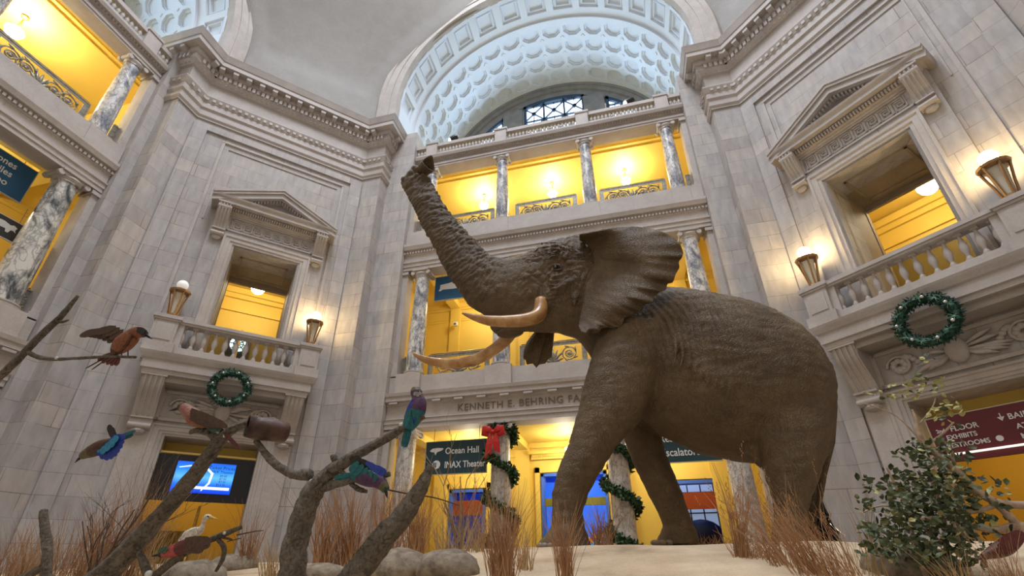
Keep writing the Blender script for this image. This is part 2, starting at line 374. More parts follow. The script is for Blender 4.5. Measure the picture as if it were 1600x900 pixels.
# ---- the three-storey screens
def screen(nm, Fm, Wd, side):
    W_ = 5.375
    b = MB()
    # upper entablature, attic cornice
    b.sweep([(-W_, 0), (W_, 0)], [(-.3, 16.28), (.22, 16.28), (.22, 16.36), (.25, 16.37), (.25, 16.46), (.2, 16.47), (.2, 16.58), (.28, 16.6), (.28, 16.66), (.38, 16.67), (.42, 16.78), (-.3, 16.78)])
    n = 110
    for i in range(n):
        x = -5.4+10.8*(i+.5)/n; b.box(x-.025, x+.025, -.32, -.2, 16.6, 16.655)
    # middle entablature
    b.sweep([(-W_, 0), (W_, 0)], [(-.3, 11.2), (.26, 11.2), (.26, 11.33), (.29, 11.34), (.29, 11.47), (.33, 11.5), (.33, 11.54), (.25, 11.56), (.25, 11.86), (.3, 11.88), (.3, 12.02), (.4, 12.04), (.42, 12.1), (.45, 12.18), (.45, 12.27), (.3, 12.28), (.3, 12.93), (-.3, 12.93)])
    for i in range(96):
        x = -5.4+10.8*(i+.5)/96; b.box(x-.035, x+.035, -.35, -.28, 11.9, 11.99)
    # lower entablature with mutules
    b.sweep([(-W_, 0), (W_, 0)], [(-.3, 5.28), (.3, 5.28), (.3, 5.42), (.33, 5.43), (.33, 5.55), (.36, 5.57), (.27, 5.6), (.25, 5.62), (.25, 6.02), (.3, 6.04), (.3, 6.12), (.42, 6.14), (.42, 6.26), (.46, 6.3), (.48, 6.4), (.28, 6.41), (.28, 7.0), (-.3, 7.0)])
    for i in range(15):
        x = -5.1+10.2*i/14; b.box(x-.14, x+.14, -.41, -.29, 6.055, 6.12)
    for x in XS: b.box(x-.42, x+.42, -.42, .3, 6.4, 7.06); b.box(x-.3, x+.3, -.32, .3, 12.28, 12.935)
    struct(b.build('trim_entablature_'+nm, 'carved_limestone', M=Fm))
    # end pilasters
    a = MB()
    for s in (-1, 1):
        x = s*5.33
        for z0, z1, r in ((7.06, 11.2, .12), (12.93, 16.28, .12), (0, 5.28, .14)):
            a.box(x-r, x+r, -.2, .25, z0, z1); a.box(x-r-.05, x+r+.05, -.25, .3, z0, z0+.14); a.box(x-r-.05, x+r+.05, -.26, .3, z1-.16, z1-.05)
    struct(a.build('trim_pilaster_'+nm, 'carved_limestone', M=Fm))
    # gallery shells: floors, ceilings, yellow walls
    y = MB(); X = 6.3
    Y1, Y2 = 3.1, 4.8
    y.box(-X, X, Y2, Y2+.2, 12.3, 17); y.box(-X, -X+.2, .3, Y2, 12.3, 17); y.box(X-.2, X, .3, Y2, 12.3, 17); y.box(-X, X, .25, Y2, 16.75, 16.95)
    y.box(-X, X, .28, .42, 16.3, 16.8); y.box(-X, X, .28, .5, 11.22, 11.9)
    y.box(-X, X, Y1+.4, Y1+.6, 6.5, 11.9); y.box(-X, -X+.2, .5, Y1+.4, 6.5, 11.9); y.box(X-.2, X, .5, Y1+.4, 6.5, 11.9); y.box(-X, X, .25, Y1+.4, 11.75, 11.95)
    for z0, z1, yy, o in ((16.6, 16.76, Y2, .1), (11.55, 11.76, Y1+.4, .12), (11.0, 11.06, Y1+.4, .04)):
        y.box(-X, X, yy-o, yy, z0, z1); y.box(-X, X, yy-o*.6, yy, z0-.1, z0)
    for x in (-4.68, -1.66, 1.66, 4.68):
        y.box(x-.2, x+.2, .4, Y1+.4, 11.5, 11.76)
        y.box(x-.22, x+.22, Y1+.3, Y1+.42, 6.9, 11.5)
    for z, d in ((16.7, Y2), (11.68, Y1+.4)):   # ceiling border mouldings
        y.box(-X, X, .9, .96, z, z+.08); y.box(-X, X, 1.15, 1.2, z, z+.08)
    struct(y.build('wall_gallery_'+nm, 'yellow_paint', M=Fm))
    f = MB(); f.box(-X, X, .2, 5, 12.1, 12.32); f.box(-X, X, .2, 3.5, 6.2, 6.5); struct(f.build('floor_gallery_'+nm, 'carved_limestone', M=Fm))
    # attic balustrade
    e = empty('attic_balustrade', Fm); tag(e, 'pale stone balustrade of small balusters topping the %s gallery below the vault' % side, 'balustrade', 'attic balustrades')
    q = MB().box(-5.45, 5.45, -.3, -.1, 16.79, 17.0); q.build('plinth', 'carved_limestone', e)
    q = MB().box(-5.45, 5.45, -.32, -.08, 17.36, 17.52); q.build('rail', 'carved_limestone', e)
    q = MB()
    pm = None
    for x in (-4.68, -1.66, 1.66, 4.68):
        o = MB().box(-.24, .24, -.36, -.04, 16.79, 17.56).box(-.27, .27, -.39, -.01, 17.5, 17.6).build('pedestal', 'carved_limestone', e) if pm is None else pm.copy()
        if pm is not None: COL.objects.link(o); o.parent = e
        pm = o; o.location = (x, 0, 0)
    bm_ = MB().lathe([(.06, 0), (.066, .03), (.035, .06), (.06, .14), (.066, .2), (.035, .3), (.06, .37)], c=(0, -.2, 17.0), seg=8); b0 = bm_.build('baluster', 'carved_limestone', e, smooth=.8)
    first = True; c_ = 0
    for s0, s1 in ((-5.4, -4.95), (-4.4, -1.95), (-1.38, 1.38), (1.95, 4.4), (4.95, 5.4)):
        k = round((s1-s0)/.145)
        for j in range(k):
            x = s0+(s1-s0)*(j+.5)/k; o = b0 if first else b0.copy()
            if not first: COL.objects.link(o); o.parent = e
            first = False; o.location = (x, 0, 0); c_ += 1
    # scrollwork grilles
    return e
screen('far', FF, 5.39, 'far'); screen('left', FL, 5.39, 'left')

def scroll_panel(w, h, label, group):
    e = empty('scrollwork_railing', Matrix()); tag(e, label, 'railing', group)
    f = MB(); t = .035
    f.box(-w/2, w/2, -.02, .02, 0, t).box(-w/2, w/2, -.02, .02, h-t, h).box(-w/2, -w/2+t, -.02, .02, 0, h).box(w/2-t, w/2, -.02, .02, 0, h)
    f.box(-w/2, -w/2+.16, -.008, .008, 0, h).box(w/2-.16, w/2, -.008, .008, 0, h).box(-w/2, w/2, -.008, .008, 0, .1).box(-w/2, w/2, -.008, .008, h-.12, h)
    f.build('frame', 'grille_metal', e)
    s = MB(); n = max(2, int((w-.4)/(h*.52))); n += 1-n % 2; 
    def ring(cx, cz, r, tr, a0=0, a1=2*PI, k=16, grow=1):
        s.tube([(cx+r*(1-(1-grow)*i/k)*math.cos(a0+(a1-a0)*i/k), 0, cz+r*(1-(1-grow)*i/k)*math.sin(a0+(a1-a0)*i/k)) for i in range(k+1)], tr, 5)
    if w > 1:
        for i in range(n):
            x = -w/2+.3+(w-.6)*(i+.5)/n; mid = (n % 2 and i == n//2)
            if mid:
                for k in range(7):
                    a = PI*(k+.5)/7; s.tube([(x, 0, h*.2), (x+math.cos(a)*h*.2, 0, h*.2+math.sin(a)*h*.3), (x+math.cos(a)*h*.38, 0, h*.2+math.sin(a)*h*.52)], [.03, .05, .02], 5)
                s.box(x-.2, x+.2, -.01, .01, h*.15, h*.3)
            else:
                sg = 1 if i < n/2 else -1
                ring(x, h*.5, h*.25, .022, 0, 2*PI); ring(x, h*.5, h*.17, .022, 0, 3.2*PI*sg, 16, .35); s.ball((x, 0, h*.5), (.055, .03, .055), 8, 6)
                for k in range(5):
                    a = k*1.257+.4; s.tube([(x+math.cos(a)*h*.25, 0, h*.5+math.sin(a)*h*.25), (x+math.cos(a+.4)*h*.34, 0, h*.5+math.sin(a+.4)*h*.36)], [.04, .015], 5)
    else:
        for z in (.25, .5, .75): s.tube([(-w*.25, 0, h*z), (w*.25, 0, h*z)], .02, 5); ring(0, h*z, .07, .015)
    s.build('scrollwork', 'grille_metal', e, smooth=3)
    g = MB().tube([(-w/2+.05, .03, h+.05), (w/2-.05, .03, h+.05)], .022, 6); g.build('handrail', 'gilded_metal', e, smooth=3)
    return e
bn = ['in the left bay of the %s gallery', 'in the middle bay of the %s gallery', 'in the right bay of the %s gallery']
for lev, z, h, wd, nmz in (('top', 12.95, .85, 2.35, 'top'), ('mid', 7.0, .85, 2.15, 'middle')):
    P0 = None; S0 = None
    for Fm, sd, xs in ((FF, 'far', (-3.17, 0, 3.17)), (FL, 'left', (3.17, 0))):
        for i, x in enumerate(xs):
            lb = 'bronze scrollwork railing panel '+(bn[i] % (nmz+' '+sd) if sd == 'far' else ['next to the corner column of the %s left gallery' % nmz, 'beside the %s left gallery\'s bright lamp' % nmz][i])
            e = scroll_panel(wd, h, lb, 'scrollwork railings') if P0 is None else copy_tree(P0)
            P0 = P0 or e; e['label'] = lb; e.matrix_world = Fm @ Matrix.Translation((x, .12, z))
        for x in ((-5.10, 5.10) if sd == 'far' else (5.12,)):
            lb = 'narrow railing piece between end column and wall at the %s of the %s %s gallery' % ('left' if x < 0 else 'right', nmz, sd)
            e = scroll_panel(.19, h, lb, 'narrow end railings') if S0 is None else copy_tree(S0)
            S0 = S0 or e; e['label'] = lb; e.matrix_world = Fm @ Matrix.Translation((x, .12, z))

# ---- ground floor behind the far screen: yellow wall with three doorways
X = 6.3; g = MB(); DY = 3.0
doors = [(-4.33, -3.0, 3.86), (-1.04, 1.17, 4.28), (3.28, 4.64, 3.87)]
edges = [-X]+[v for d in doors for v in d[:2]]+[X]
for i in range(0, len(edges), 2): g.box(edges[i], edges[i+1], DY, DY+.3, 0, 5.35)
for x0, x1, zt in doors: g.box(x0, x1, DY, DY+.3, zt, 5.35)
g.box(-X, X, .3, DY, 5.33, 5.5); g.box(-X, -X+.2, .3, DY, 0, 5.4); g.box(X-.2, X, .3, DY, 0, 5.4)
g.box(-X, X, DY-.1, DY, 5.15, 5.34); g.box(-X, X, DY-.05, DY, 4.88, 4.95)
for x in XS: g.box(x-.25, x+.25, DY-.12, DY, 0, 5.3); g.box(x-.2, x+.2, .3, DY, 5.1, 5.33)
for x0, x1, zt in doors:      # eared surrounds
    g.box(x0-.2, x0-.03, DY-.07, DY, 0, zt+.2); g.box(x1+.03, x1+.2, DY-.07, DY, 0, zt+.2); g.box(x0-.2, x1+.2, DY-.07, DY, zt+.03, zt+.2)
x0, x1, zt = doors[1]
g.box(x0-.35, x1+.35, DY-.3, DY, zt+.62, zt+.74); g.box(x0-.28, x1+.28, DY-.2, DY, zt+.45, zt+.62)
for i in range(40): x = x0-.25+(x1-x0+.5)*(i+.5)/40; g.box(x-.02, x+.02, DY-.26, DY-.2, zt+.52, zt+.6)
struct(g.build('wall_ground_floor', 'yellow_paint', M=FF))
for i, (x0, x1, zt) in enumerate(doors):
    d = MB(); t = .1
    d.box(x0, x0+t, DY-.05, DY+.32, 0, zt).box(x1-t, x1, DY-.05, DY+.32, 0, zt).box(x0, x1, DY-.05, DY+.32, zt-t, zt)
    struct(d.build('door_%d' % (i+1), 'blue_room_wall', M=FF))
# rooms beyond
r = MB()
r.box(-X, X, 6.2, 6.4, 0, 5.4); r.box(-X, -X+.2, DY+.3, 6.4, 0, 5.4); r.box(X-.2, X, DY+.3, 6.4, 0, 5.4); r.box(-2.2, -2.0, DY+.3, 6.4, 0, 5.4); r.box(2.2, 2.4, DY+.3, 6.4, 0, 5.4); r.box(-X, X, DY+.3, 6.4, 5.2, 5.4)
struct(r.build('wall_beyond_doorways', 'blue_room_wall', M=FF))
for (x0, x1, zt), k in zip(doors, (0, 1, 2)):
    if k != 1:
        e = tag(MB().box(x0+.1, x1-.1, DY+.1, DY+.16, zt-.85+(.0), zt-.35).build('door_banner', 'orange_panel', M=FF), 'orange brown panel across the %s doorway' % ('left blue' if k == 0 else 'right'), 'panel', 'orange door panels')
    else:
        tag(MB().box(x0+.1, x1-.1, DY+.1, DY+.16, zt-1.05, zt-.8).build('door_banner', 'olive_panel', M=FF), 'olive green panel across the doorway behind the front leg', 'panel')
e = empty('exhibit_screen', FF @ Matrix.Translation((.1, 5.9, 1.2))); tag(e, 'bright cyan sea picture glowing inside the middle doorway', 'screen')
MB().box(-1.6, 1.6, 0, .08, -.1, 2.1).build('casing', 'dark_shape', e); MB().box(-1.5, 1.5, -.02, 0, 0, 1.1).build('lower_picture', 'exhibit_cyan', e); MB().box(-1.5, 1.5, -.02, 0, 1.15, 3.2).build('upper_picture', 'exhibit_blue', e)
e = empty('coral_display', FF @ Matrix.Translation((.55, 5.2, 0))); tag(e, 'small orange and pink coral display seen beyond the middle doorway', 'display')
q = MB(); 
for i in range(26): q.ball((R0.uniform(-.5, .5), R0.uniform(-.1, .1), 2.2+R0.uniform(-.25, .3)), R0.uniform(.04, .1), 7, 5)
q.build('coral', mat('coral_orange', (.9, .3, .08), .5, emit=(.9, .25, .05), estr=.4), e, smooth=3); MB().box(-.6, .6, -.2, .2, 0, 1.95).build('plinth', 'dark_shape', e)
e = empty('whale_tail_display', FF @ Matrix.Translation((4.1, 4.9, 0))); tag(e, 'dark rounded display shape beyond the right doorway', 'display')
MB().ball((0, 0, 2.3), (.7, .3, .55), 18, 10).build('body', 'dark_shape', e, smooth=3); MB().box(-.3, .3, -.2, .2, 0, 1.9).build('plinth', 'dark_shape', e)
e = empty('glazed_partition', FF @ Matrix.Translation((3.9, 5.6, 0))); tag(e, 'pale glazed partition with dark bars inside the right doorway', 'partition')
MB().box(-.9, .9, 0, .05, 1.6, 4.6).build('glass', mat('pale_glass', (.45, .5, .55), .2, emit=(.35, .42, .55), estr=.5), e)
q = MB(); [q.box(x-.02, x+.02, -.04, .07, 1.6, 4.6) for x in (-.9, -.45, 0, .45, .9)]; [q.box(-.9, .9, -.04, .07, z-.02, z+.02) for z in (2.4, 3.1, 3.8)]; q.build('bars', 'dark_shape', e)

# ---- arches, vaults, end walls with lunette windows
RV, CZ = 6.2, 19.8
def arch_pt(r, th, y, cx): return (cx-r*math.cos(th), y, CZ+r*math.sin(th))
def vault(nm, Fm, y0, ysof, yend, cx):
    M = Fm
    S = MB()   # archivolt: stepped ring on the face of the hall, with stilted feet
    prof = [(RV-.015, 0), (RV-.015, -.05), (RV+.3, -.05), (RV+.3, -.08), (RV+.62, -.08), (RV+.65, -.14), (RV+.83, -.14), (RV+.95, -.02), (RV+.95, .3), (RV-.015, .29)]
    ths = [PI*i/72 for i in range(73)]; n = len(prof); vs = []
    for r, o in prof: vs.append((cx-r, y0+o, 18.27))
    for th in ths: vs += [arch_pt(r, th, y0+o, cx) for r, o in prof]
    for r, o in prof: vs.append((cx+r, y0+o, 18.27))
    L = len(ths)+2
    S.add(vs, [(i*n+j, (i+1)*n+j, (i+1)*n+(j+1) % n, i*n+(j+1) % n) for i in range(L-1) for j in range(n)]+[tuple(range(n)), tuple((L-1)*n+j for j in range(n))])
    struct(S.build('trim_archivolt_'+nm, 'carved_limestone', M=M, smooth=.4))
    V = MB()
    def cell(t0, t1, a, b_, kind, R):
        """one coffer of the barrel between angles t0..t1 and depths a..b"""
        def P(s, t, dr): return arch_pt(R+dr, t0+(t1-t0)*s, a+(b_-a)*t, cx)
        def rect(i, dr): return [P(i, i, dr), P(1-i, i, dr), P(1-i, 1-i, dr), P(i, 1-i, dr)]
        if kind == 'sq':
            rings = [rect(0, 0), rect(.13, 0), rect(.15, .1), rect(.2, .1), rect(.22, .05), rect(.25, .05), rect(.27, .16)]
        else:
            o = lambda rr, dr: [P(.5+rr*math.cos(PI/8+k*PI/4)/math.cos(PI/8), .5+rr*math.sin(PI/8+k*PI/4)/math.cos(PI/8), dr) for k in range(8)]
            edge = []
            for k in range(8):
                c, s_ = math.cos(PI/8+k*PI/4), math.sin(PI/8+k*PI/4); mx = max(abs(c), abs(s_)); edge.append(P(.5+.5*c/mx, .5+.5*s_/mx, 0))
            rings = [edge, o(.42, 0), o(.41, .09), o(.35, .09), o(.34, .16)]
            # corner bits
            for k, (s_, t_) in zip((0, 2, 4, 6), ((1, 1), (0, 1), (0, 0), (1, 0))):
                V.add([edge[k], edge[(k+1) % 8], P(s_, t_, 0)], [(0, 1, 2)])
                h = .1; cs, ct = (s_+(.5-s_)*.0), (t_+(.5-t_)*.0)
        vs = [p for r_ in rings for p in r_]; n_ = len(rings[0])
        V.add(vs, [(i*n_+j, i*n_+(j+1) % n_, (i+1)*n_+(j+1) % n_, (i+1)*n_+j) for i in range(len(rings)-1) for j in range(n_)]+[tuple((len(rings)-1)*n_+j for j in range(n_))])
    NS = 15
    for i in range(NS): cell(PI*i/NS, PI*(i+1)/NS, y0+.25, ysof-.35, 'sq', RV)
    def ring(r0, r1, a, b_):
        for i in range(72):
            V.add([arch_pt(r0, PI*i/72, a, cx), arch_pt(r0, PI*(i+1)/72, a, cx), arch_pt(r1, PI*(i+1)/72, b_, cx), arch_pt(r1, PI*i/72, b_, cx)], [(0, 1, 2, 3)])
    ring(RV, RV, y0-.05, y0+.25); ring(RV, RV, ysof-.35, ysof-.12); ring(RV, RV-.12, ysof-.12, ysof-.12); ring(RV-.12, RV-.12, ysof-.12, ysof); ring(RV-.12, RV-.04, ysof, ysof+.02)
    NO, NR = 18, 4
    ring(RV-.04, RV-.04, yend-.28, yend)
    for i in range(NO):
        for j in range(NR): cell(PI*i/NO, PI*(i+1)/NO, ysof+.02+(yend-ysof-.3)*j/NR, ysof+.02+(yend-ysof-.3)*(j+1)/NR, 'oct', RV-.04)
    # little square bosses sunk between the octagons read as notches
    for i in range(1, NO):
        for j in range(1, NR):
            th = PI*i/NO; yy = ysof+.02+(yend-ysof-.3)*j/NR
            for dth, dy in ((.017, 0),):
                V.add([arch_pt(RV-.075, th-.018, yy, cx), arch_pt(RV-.075, th, yy-.11, cx), arch_pt(RV-.075, th+.018, yy, cx), arch_pt(RV-.075, th, yy+.11, cx),
                       arch_pt(RV, th-.018, yy, cx), arch_pt(RV, th, yy-.11, cx), arch_pt(RV, th+.018, yy, cx), arch_pt(RV, th, yy+.11, cx)], [(0, 1, 2, 3), (0, 1, 5, 4), (1, 2, 6, 5), (2, 3, 7, 6), (3, 0, 4, 7)])
    for s in (-1, 1): V.box(cx+s*(RV+.0) if s > 0 else cx-RV-.25, cx+RV+.25 if s > 0 else cx-RV, y0+.7, yend, 16.8, CZ).box(cx+RV if s > 0 else cx-RV-.25, cx+RV+.25 if s > 0 else cx-RV, y0+.3, y0+.7, 18.28, CZ)
    struct(V.build('ceiling_vault_'+nm, 'vault_white_paint', M=M))
    W = MB()       # end wall: arch bands and piers between the lunette windows
    for a, b_, yy in ((5.35, 5.75, yend), (5.75, 6.0, yend-.12), (6.0, 6.3, yend-.2)):
        for i in range(60):
            t0, t1 = PI*i/60, PI*(i+1)/60
            W.add([arch_pt(a, t0, yy, cx), arch_pt(a, t1, yy, cx), arch_pt(b_, t1, yy, cx), arch_pt(b_, t0, yy, cx), arch_pt(a, t0, yy+.4, cx), arch_pt(a, t1, yy+.4, cx), arch_pt(b_, t1, yy+.4, cx), arch_pt(b_, t0, yy+.4, cx)],
                  [(0, 1, 2, 3), (0, 1, 5, 4), (2, 3, 7, 6), (4, 5, 6, 7)])
    W.box(cx-6.3, cx+6.3, yend, yend+.4, 12, 20.2)
    for s in (-1, 1): W.box(cx+(1.72 if s > 0 else -2.85), cx+(2.85 if s > 0 else -1.72), yend-.05, yend+.4, 20, CZ+4.9)
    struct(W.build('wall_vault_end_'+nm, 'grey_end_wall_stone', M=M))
    return cx, yend
def lunette_windows(Fm, cx, yend, first):
    RW = 5.35
    for k, (a, b_) in enumerate(((-4.6, -2.85), (-1.72, 1.72), (2.85, 4.6))):
        f = MB(); z0 = 20.2; t = .07; y0, y1 = yend+.02, yend+.14
        top = lambda x: CZ+math.sqrt(RW*RW-x*x)
        xs = [a+(b_-a)*i/10 for i in range(11)]
        gl = MB().add([(cx+a, yend+.12, z0)]+[(cx+x, yend+.12, top(x)) for x in xs]+[(cx+b_, yend+.12, z0)], [tuple(range(13))])
        for x in xs[:-1]:
            x2 = x+(b_-a)/10; f.prism([(x, top(x)+.02), (x2, top(x2)+.02), (x2, top(x2)-.2), (x, top(x)-.2)], lambda p, q, kk: (cx+p, y0-.05 if kk == 0 else y1, q))
        f.box(cx+a, cx+a+.16, y0-.05, y1, z0, top(a)); f.box(cx+b_-.16, cx+b_, y0-.05, y1, z0, top(b_))
        nx = 3 if k == 1 else 2; cw = (b_-a)/nx; rows = [z0, 21.35, 22.5, 23.65, 24.8, 26]
        def bar(p, q, wd):
            p = Vector(p); q = Vector(q); d = (q-p).normalized(); n = Vector((-d.y, d.x))*wd
            f.prism([tuple(p+n), tuple(q+n), tuple(q-n), tuple(p-n)], lambda u, v, kk: (cx+u, y0 if kk == 0 else y1-.03, v))
        def clip(x, z): return min(z, top(max(a, min(b_, x)))-.05)
        for i in range(1, nx): bar((a+cw*i, z0), (a+cw*i, top(a+cw*i)-.05), .05)
        for z in rows[1:-1]:
            lo = a; hi = b_
            if z > CZ:
                lim = math.sqrt(max(0, RW*RW-(z-CZ)**2)); lo, hi = max(a, -lim), min(b_, lim)
            if hi-lo > .2: bar((lo, z), (hi, z), .03)
        for i in range(nx):
            for z1, z2 in zip(rows, rows[1:]):
                xa, xb = a+cw*i, a+cw*(i+1); m_ = ((xa+xb)/2, (z1+z2)/2)
                if m_[1] > top(m_[0])-.1: continue
                for X_, Z_ in ((xa, z1), (xb, z1), (xa, z2), (xb, z2)):
                    if Z_ < top(X_)-.05: bar(m_, (X_, Z_), .022)
                    else:
                        tt = 1
                        while tt > .1 and m_[1]+(Z_-m_[1])*tt > top(m_[0]+(X_-m_[0])*tt)-.05: tt -= .05
                        bar(m_, (m_[0]+(X_-m_[0])*tt, m_[1]+(Z_-m_[1])*tt), .022)
                bar((m_[0], z1), (m_[0], clip(m_[0], z2)), .018); bar((m_[0]-.12, m_[1]), (m_[0]+.12, m_[1]), .1)
        o = struct(f.build('window_%d' % (first+k), 'window_frame_blue', M=Fm)); g_ = gl.build('window_glass', 'daylight_glass', o)
        g_.matrix_world = Fm
vault('far', FF, -1.1, .8, 4.5, 0.0); lunette_windows(FF, .07, 4.5, 1)
vault('left', FL, -1.1, .8, 4.5, 0.0); lunette_windows(FL, 0, 4.5, 4)
# yellow lit openings low in the flanks of the vaults
for Fm, s, nm, lb in ((FF, -1, 'far', 'small yellow lit arch at the left foot of the far coffered vault'), (FL, 1, 'left', 'small yellow lit arch at the right foot of the left coffered vault')):
    e = empty('vault_lunette', Fm @ Matrix.Translation((s*5.93, 2.3, 18.2))); tag(e, lb, 'arched opening', 'yellow arches in the vault flanks')
    poly = [(-.75, 0)]+[(-.75*math.cos(PI*i/14), .35+.85*math.sin(PI*i/14)) for i in range(15)]+[(.75, 0)]
    MB().prism(poly, lambda u, v, k: (-s*(.03 if k else -.1), u, v)).build('recess', 'yellow_paint', e)
    rim = MB().tube([(-s*.05, u*1.08, v*1.06) for u, v in poly], .1, 6); rim.build('rim', 'vault_white_paint', e)

# ---- pendentives and dome
def Farch(th, r=RV+.93): return Vector((.057-r*math.cos(th), 10.93, CZ+r*math.sin(th)))
def ring_pt(ang, r=10.95, z=CZ+RV+1.0): return Vector((r*math.cos(ang), .3+r*math.sin(ang), z))
def pend(nm, A, B, a0, a1, foot):
    """A(th), B(th): the two arch edges from foot (0) to crown (pi/2)"""
    p = MB(); n, k = 30, 24; vs = []
    for i in range(-1, n+1):
        th = PI/2*max(i, 0)/n
        a_, b_ = A(th), B(th)
        if i < 0: a_.z = b_.z = 18.27
        wgt = (max(i, 0)/n)**1.6
        for j in range(k+1):
            s = j/k; L_ = a_.lerp(b_, s); ar = ring_pt(a0+(a1-a0)*s, z=L_.z); ar = Vector((ar.x, ar.y, L_.z)); q = L_.lerp(ar, wgt)
            inn = (.09 < s < .91 and i > 1 and i < n-2)
            if inn: q = q+(Vector((q.x, q.y-.3, 0)).normalized())*.09
            vs.append(q)
    p.add(vs, [(i*(k+1)+j, i*(k+1)+j+1, (i+1)*(k+1)+j+1, (i+1)*(k+1)+j) for i in range(n+1) for j in range(k)])
    struct(p.build('ceiling_pendentive_'+nm, 'plaster_grey', smooth=.5))
LA = lambda th: Vector((-11.17, .445+7.13*math.cos(th), CZ+7.13*math.sin(th)))
FAl = lambda th: Farch(th); FAr = lambda th: Vector((.057+7.13*math.cos(th), 10.93, CZ+7.13*math.sin(th)))
RA = lambda th: Vector((11.1, .2+7.13*math.cos(th), CZ+7.13*math.sin(th)))
pend('left', LA, FAl, PI, PI/2, None); pend('right', FAr, RA, PI/2, 0, None)
pend('left_near', lambda th: Vector((.057-7.13*math.cos(th), -10.4, CZ+7.13*math.sin(th))), lambda th: Vector((-11.17, .445-7.13*math.cos(th), CZ+7.13*math.sin(th))), 1.5*PI, PI, None)
# ring and dome
rg = MB(); pr = [(0, 0), (-.25, .1), (-.25, .3), (-.5, .4), (-.5, .6), (0, .7)]
for i in range(96):
    a, b_ = 2*PI*i/96, 2*PI*(i+1)/96
    for (o1, z1), (o2, z2) in zip(pr, pr[1:]):
        rg.add([ring_pt(a, 11.1+o1, 26.8+z1), ring_pt(b_, 11.1+o1, 26.8+z1), ring_pt(b_, 11.1+o2, 26.8+z2), ring_pt(a, 11.1+o2, 26.8+z2)], [(0, 1, 2, 3)])
struct(rg.build('trim_dome_ring', 'carved_limestone'))
dm = MB(); ph0 = .0; nn = 14
for i in range(64):
    for j in range(nn):
        P_ = lambda i_, j_: ring_pt(2*PI*i_/64, 11.1*math.cos(1.2*j_/nn), 27.5+11.1*math.sin(1.2*j_/nn)*.95)
        dm.add([P_(i, j), P_(i+1, j), P_(i+1, j+1), P_(i, j+1)], [(0, 1, 2, 3)])
struct(dm.build('ceiling_dome', 'plaster_grey', smooth=3))
# side arch over the right opening
SR = MB(); 
for i in range(60):
    for (r1, o1), (r2, o2) in (((6.2, 0), (6.5, -.02)), ((6.5, -.02), (6.85, -.06)), ((6.85, -.06), (7.15, 0)), ((6.2, 0), (6.2, 1.2))):
        t0, t1 = PI*i/60, PI*(i+1)/60
        SR.add([(-r1*math.cos(t0), -1.15+o1, CZ+r1*math.sin(t0)), (-r1*math.cos(t1), -1.15+o1, CZ+r1*math.sin(t1)), (-r2*math.cos(t1), -1.15+o2, CZ+r2*math.sin(t1)), (-r2*math.cos(t0), -1.15+o2, CZ+r2*math.sin(t0))], [(0, 1, 2, 3)])
SR.box(-7, 7, .05, .3, 18, 26.5)
struct(SR.build('trim_archivolt_right', 'carved_limestone', M=FR))

# ================================================================== pier windows, balconies, doors
def console(w, h, d0, d1, m='carved_limestone'):
    """scroll bracket: profile in (out, z), z from 0 (top) down to -h"""
    pr = []
    n = 26
    for i in range(n+1):
        t = i/n; o = d1+(d0-d1)*(1-t)**1.3
        o += .10*d0*math.sin(t*PI*2.0)+(.07*math.sin(PI*min(1, max(0, (t-.78)/.22))) if t > .78 else 0)
        pr.append((o, -h*t))
    prof = [(0, 0)]+pr+[(0, -h)]
    b = MB().prism(prof, lambda o, z, k: (-w/2 if k == 0 else w/2, -o, z))
    for x in (-.36, -.12, .12, .36):       # flutes stand proud
        b.prism([(0, -.04)]+[(o+.025, z*.93-.03) for o, z in pr[:-5]]+[(0, -h*.75)], lambda o, z, k, x=x: (x*w-(.055*w if k == 0 else -.055*w), -o, z))
    b.box(-w*.6, w*.6, -d0*1.08, 0, -.05, .0)
    for s in (-1, 1):       # side volutes
        q = MB().lathe([(0, -w*.54), (.09, -w*.53), (.1, -w*.5), (.1, w*.5), (.09, w*.53), (0, w*.54)], seg=16).xform(Matrix.Translation((0, -d0*.78, -.17)) @ Matrix.Rotation(PI/2, 4, 'Y'))
        if s > 0: b.join(q)
    q = MB().lathe([(0, -w*.5), (.065, -w*.5), (.065, w*.5), (0, w*.5)], seg=12).xform(Matrix.Translation((0, -d1-.05, -h+.08)) @ Matrix.Rotation(PI/2, 4, 'Y')); b.join(q)
    b.box(-w*.5, w*.5, -d1-.10, 0, -h*.80, -h*.77)
    b.ball((0, -d1*.7, -h-.04), (w*.38, d1*.8, .1), 10, 6)
    return b
def meander(u0, u1, z0, h, y):
    b = MB(); n = 8; p = (u1-u0)/n; t = h*.045
    for i in range(n):
        x = u0+p*i
        pts = [(0, 0), (0, 1), (.78, 1), (.78, .3), (.38, .3), (.38, .62), (.58, .62)]
        pts = [(a*p, c*h) for a, c in pts]
        for (a1, c1), (a2, c2) in zip(pts, pts[1:]):
            b.box(x+min(a1, a2)-t, x+max(a1, a2)+t, y-.022, y+.01, z0+min(c1, c2)-t, z0+max(c1, c2)+t)
        b.box(x-t, x+p*.22*0+t, y-.022, y+.01, z0-t, z0+t); b.box(x+.78*p, x+p, y-.022, y+.01, z0-t, z0+t) if 0 else None
        pts = [(.92, 1), (.92, 0), (.2, 0), (.2, .8), (.62, .8)]
        pts = [(a*p, c*h) for a, c in pts]
        for (a1, c1), (a2, c2) in zip(pts, pts[1:]):
            b.box(x+min(a1, a2)-t, x+max(a1, a2)+t, y-.02, y+.01, z0+min(c1, c2)-t, z0+max(c1, c2)+t)
    return b
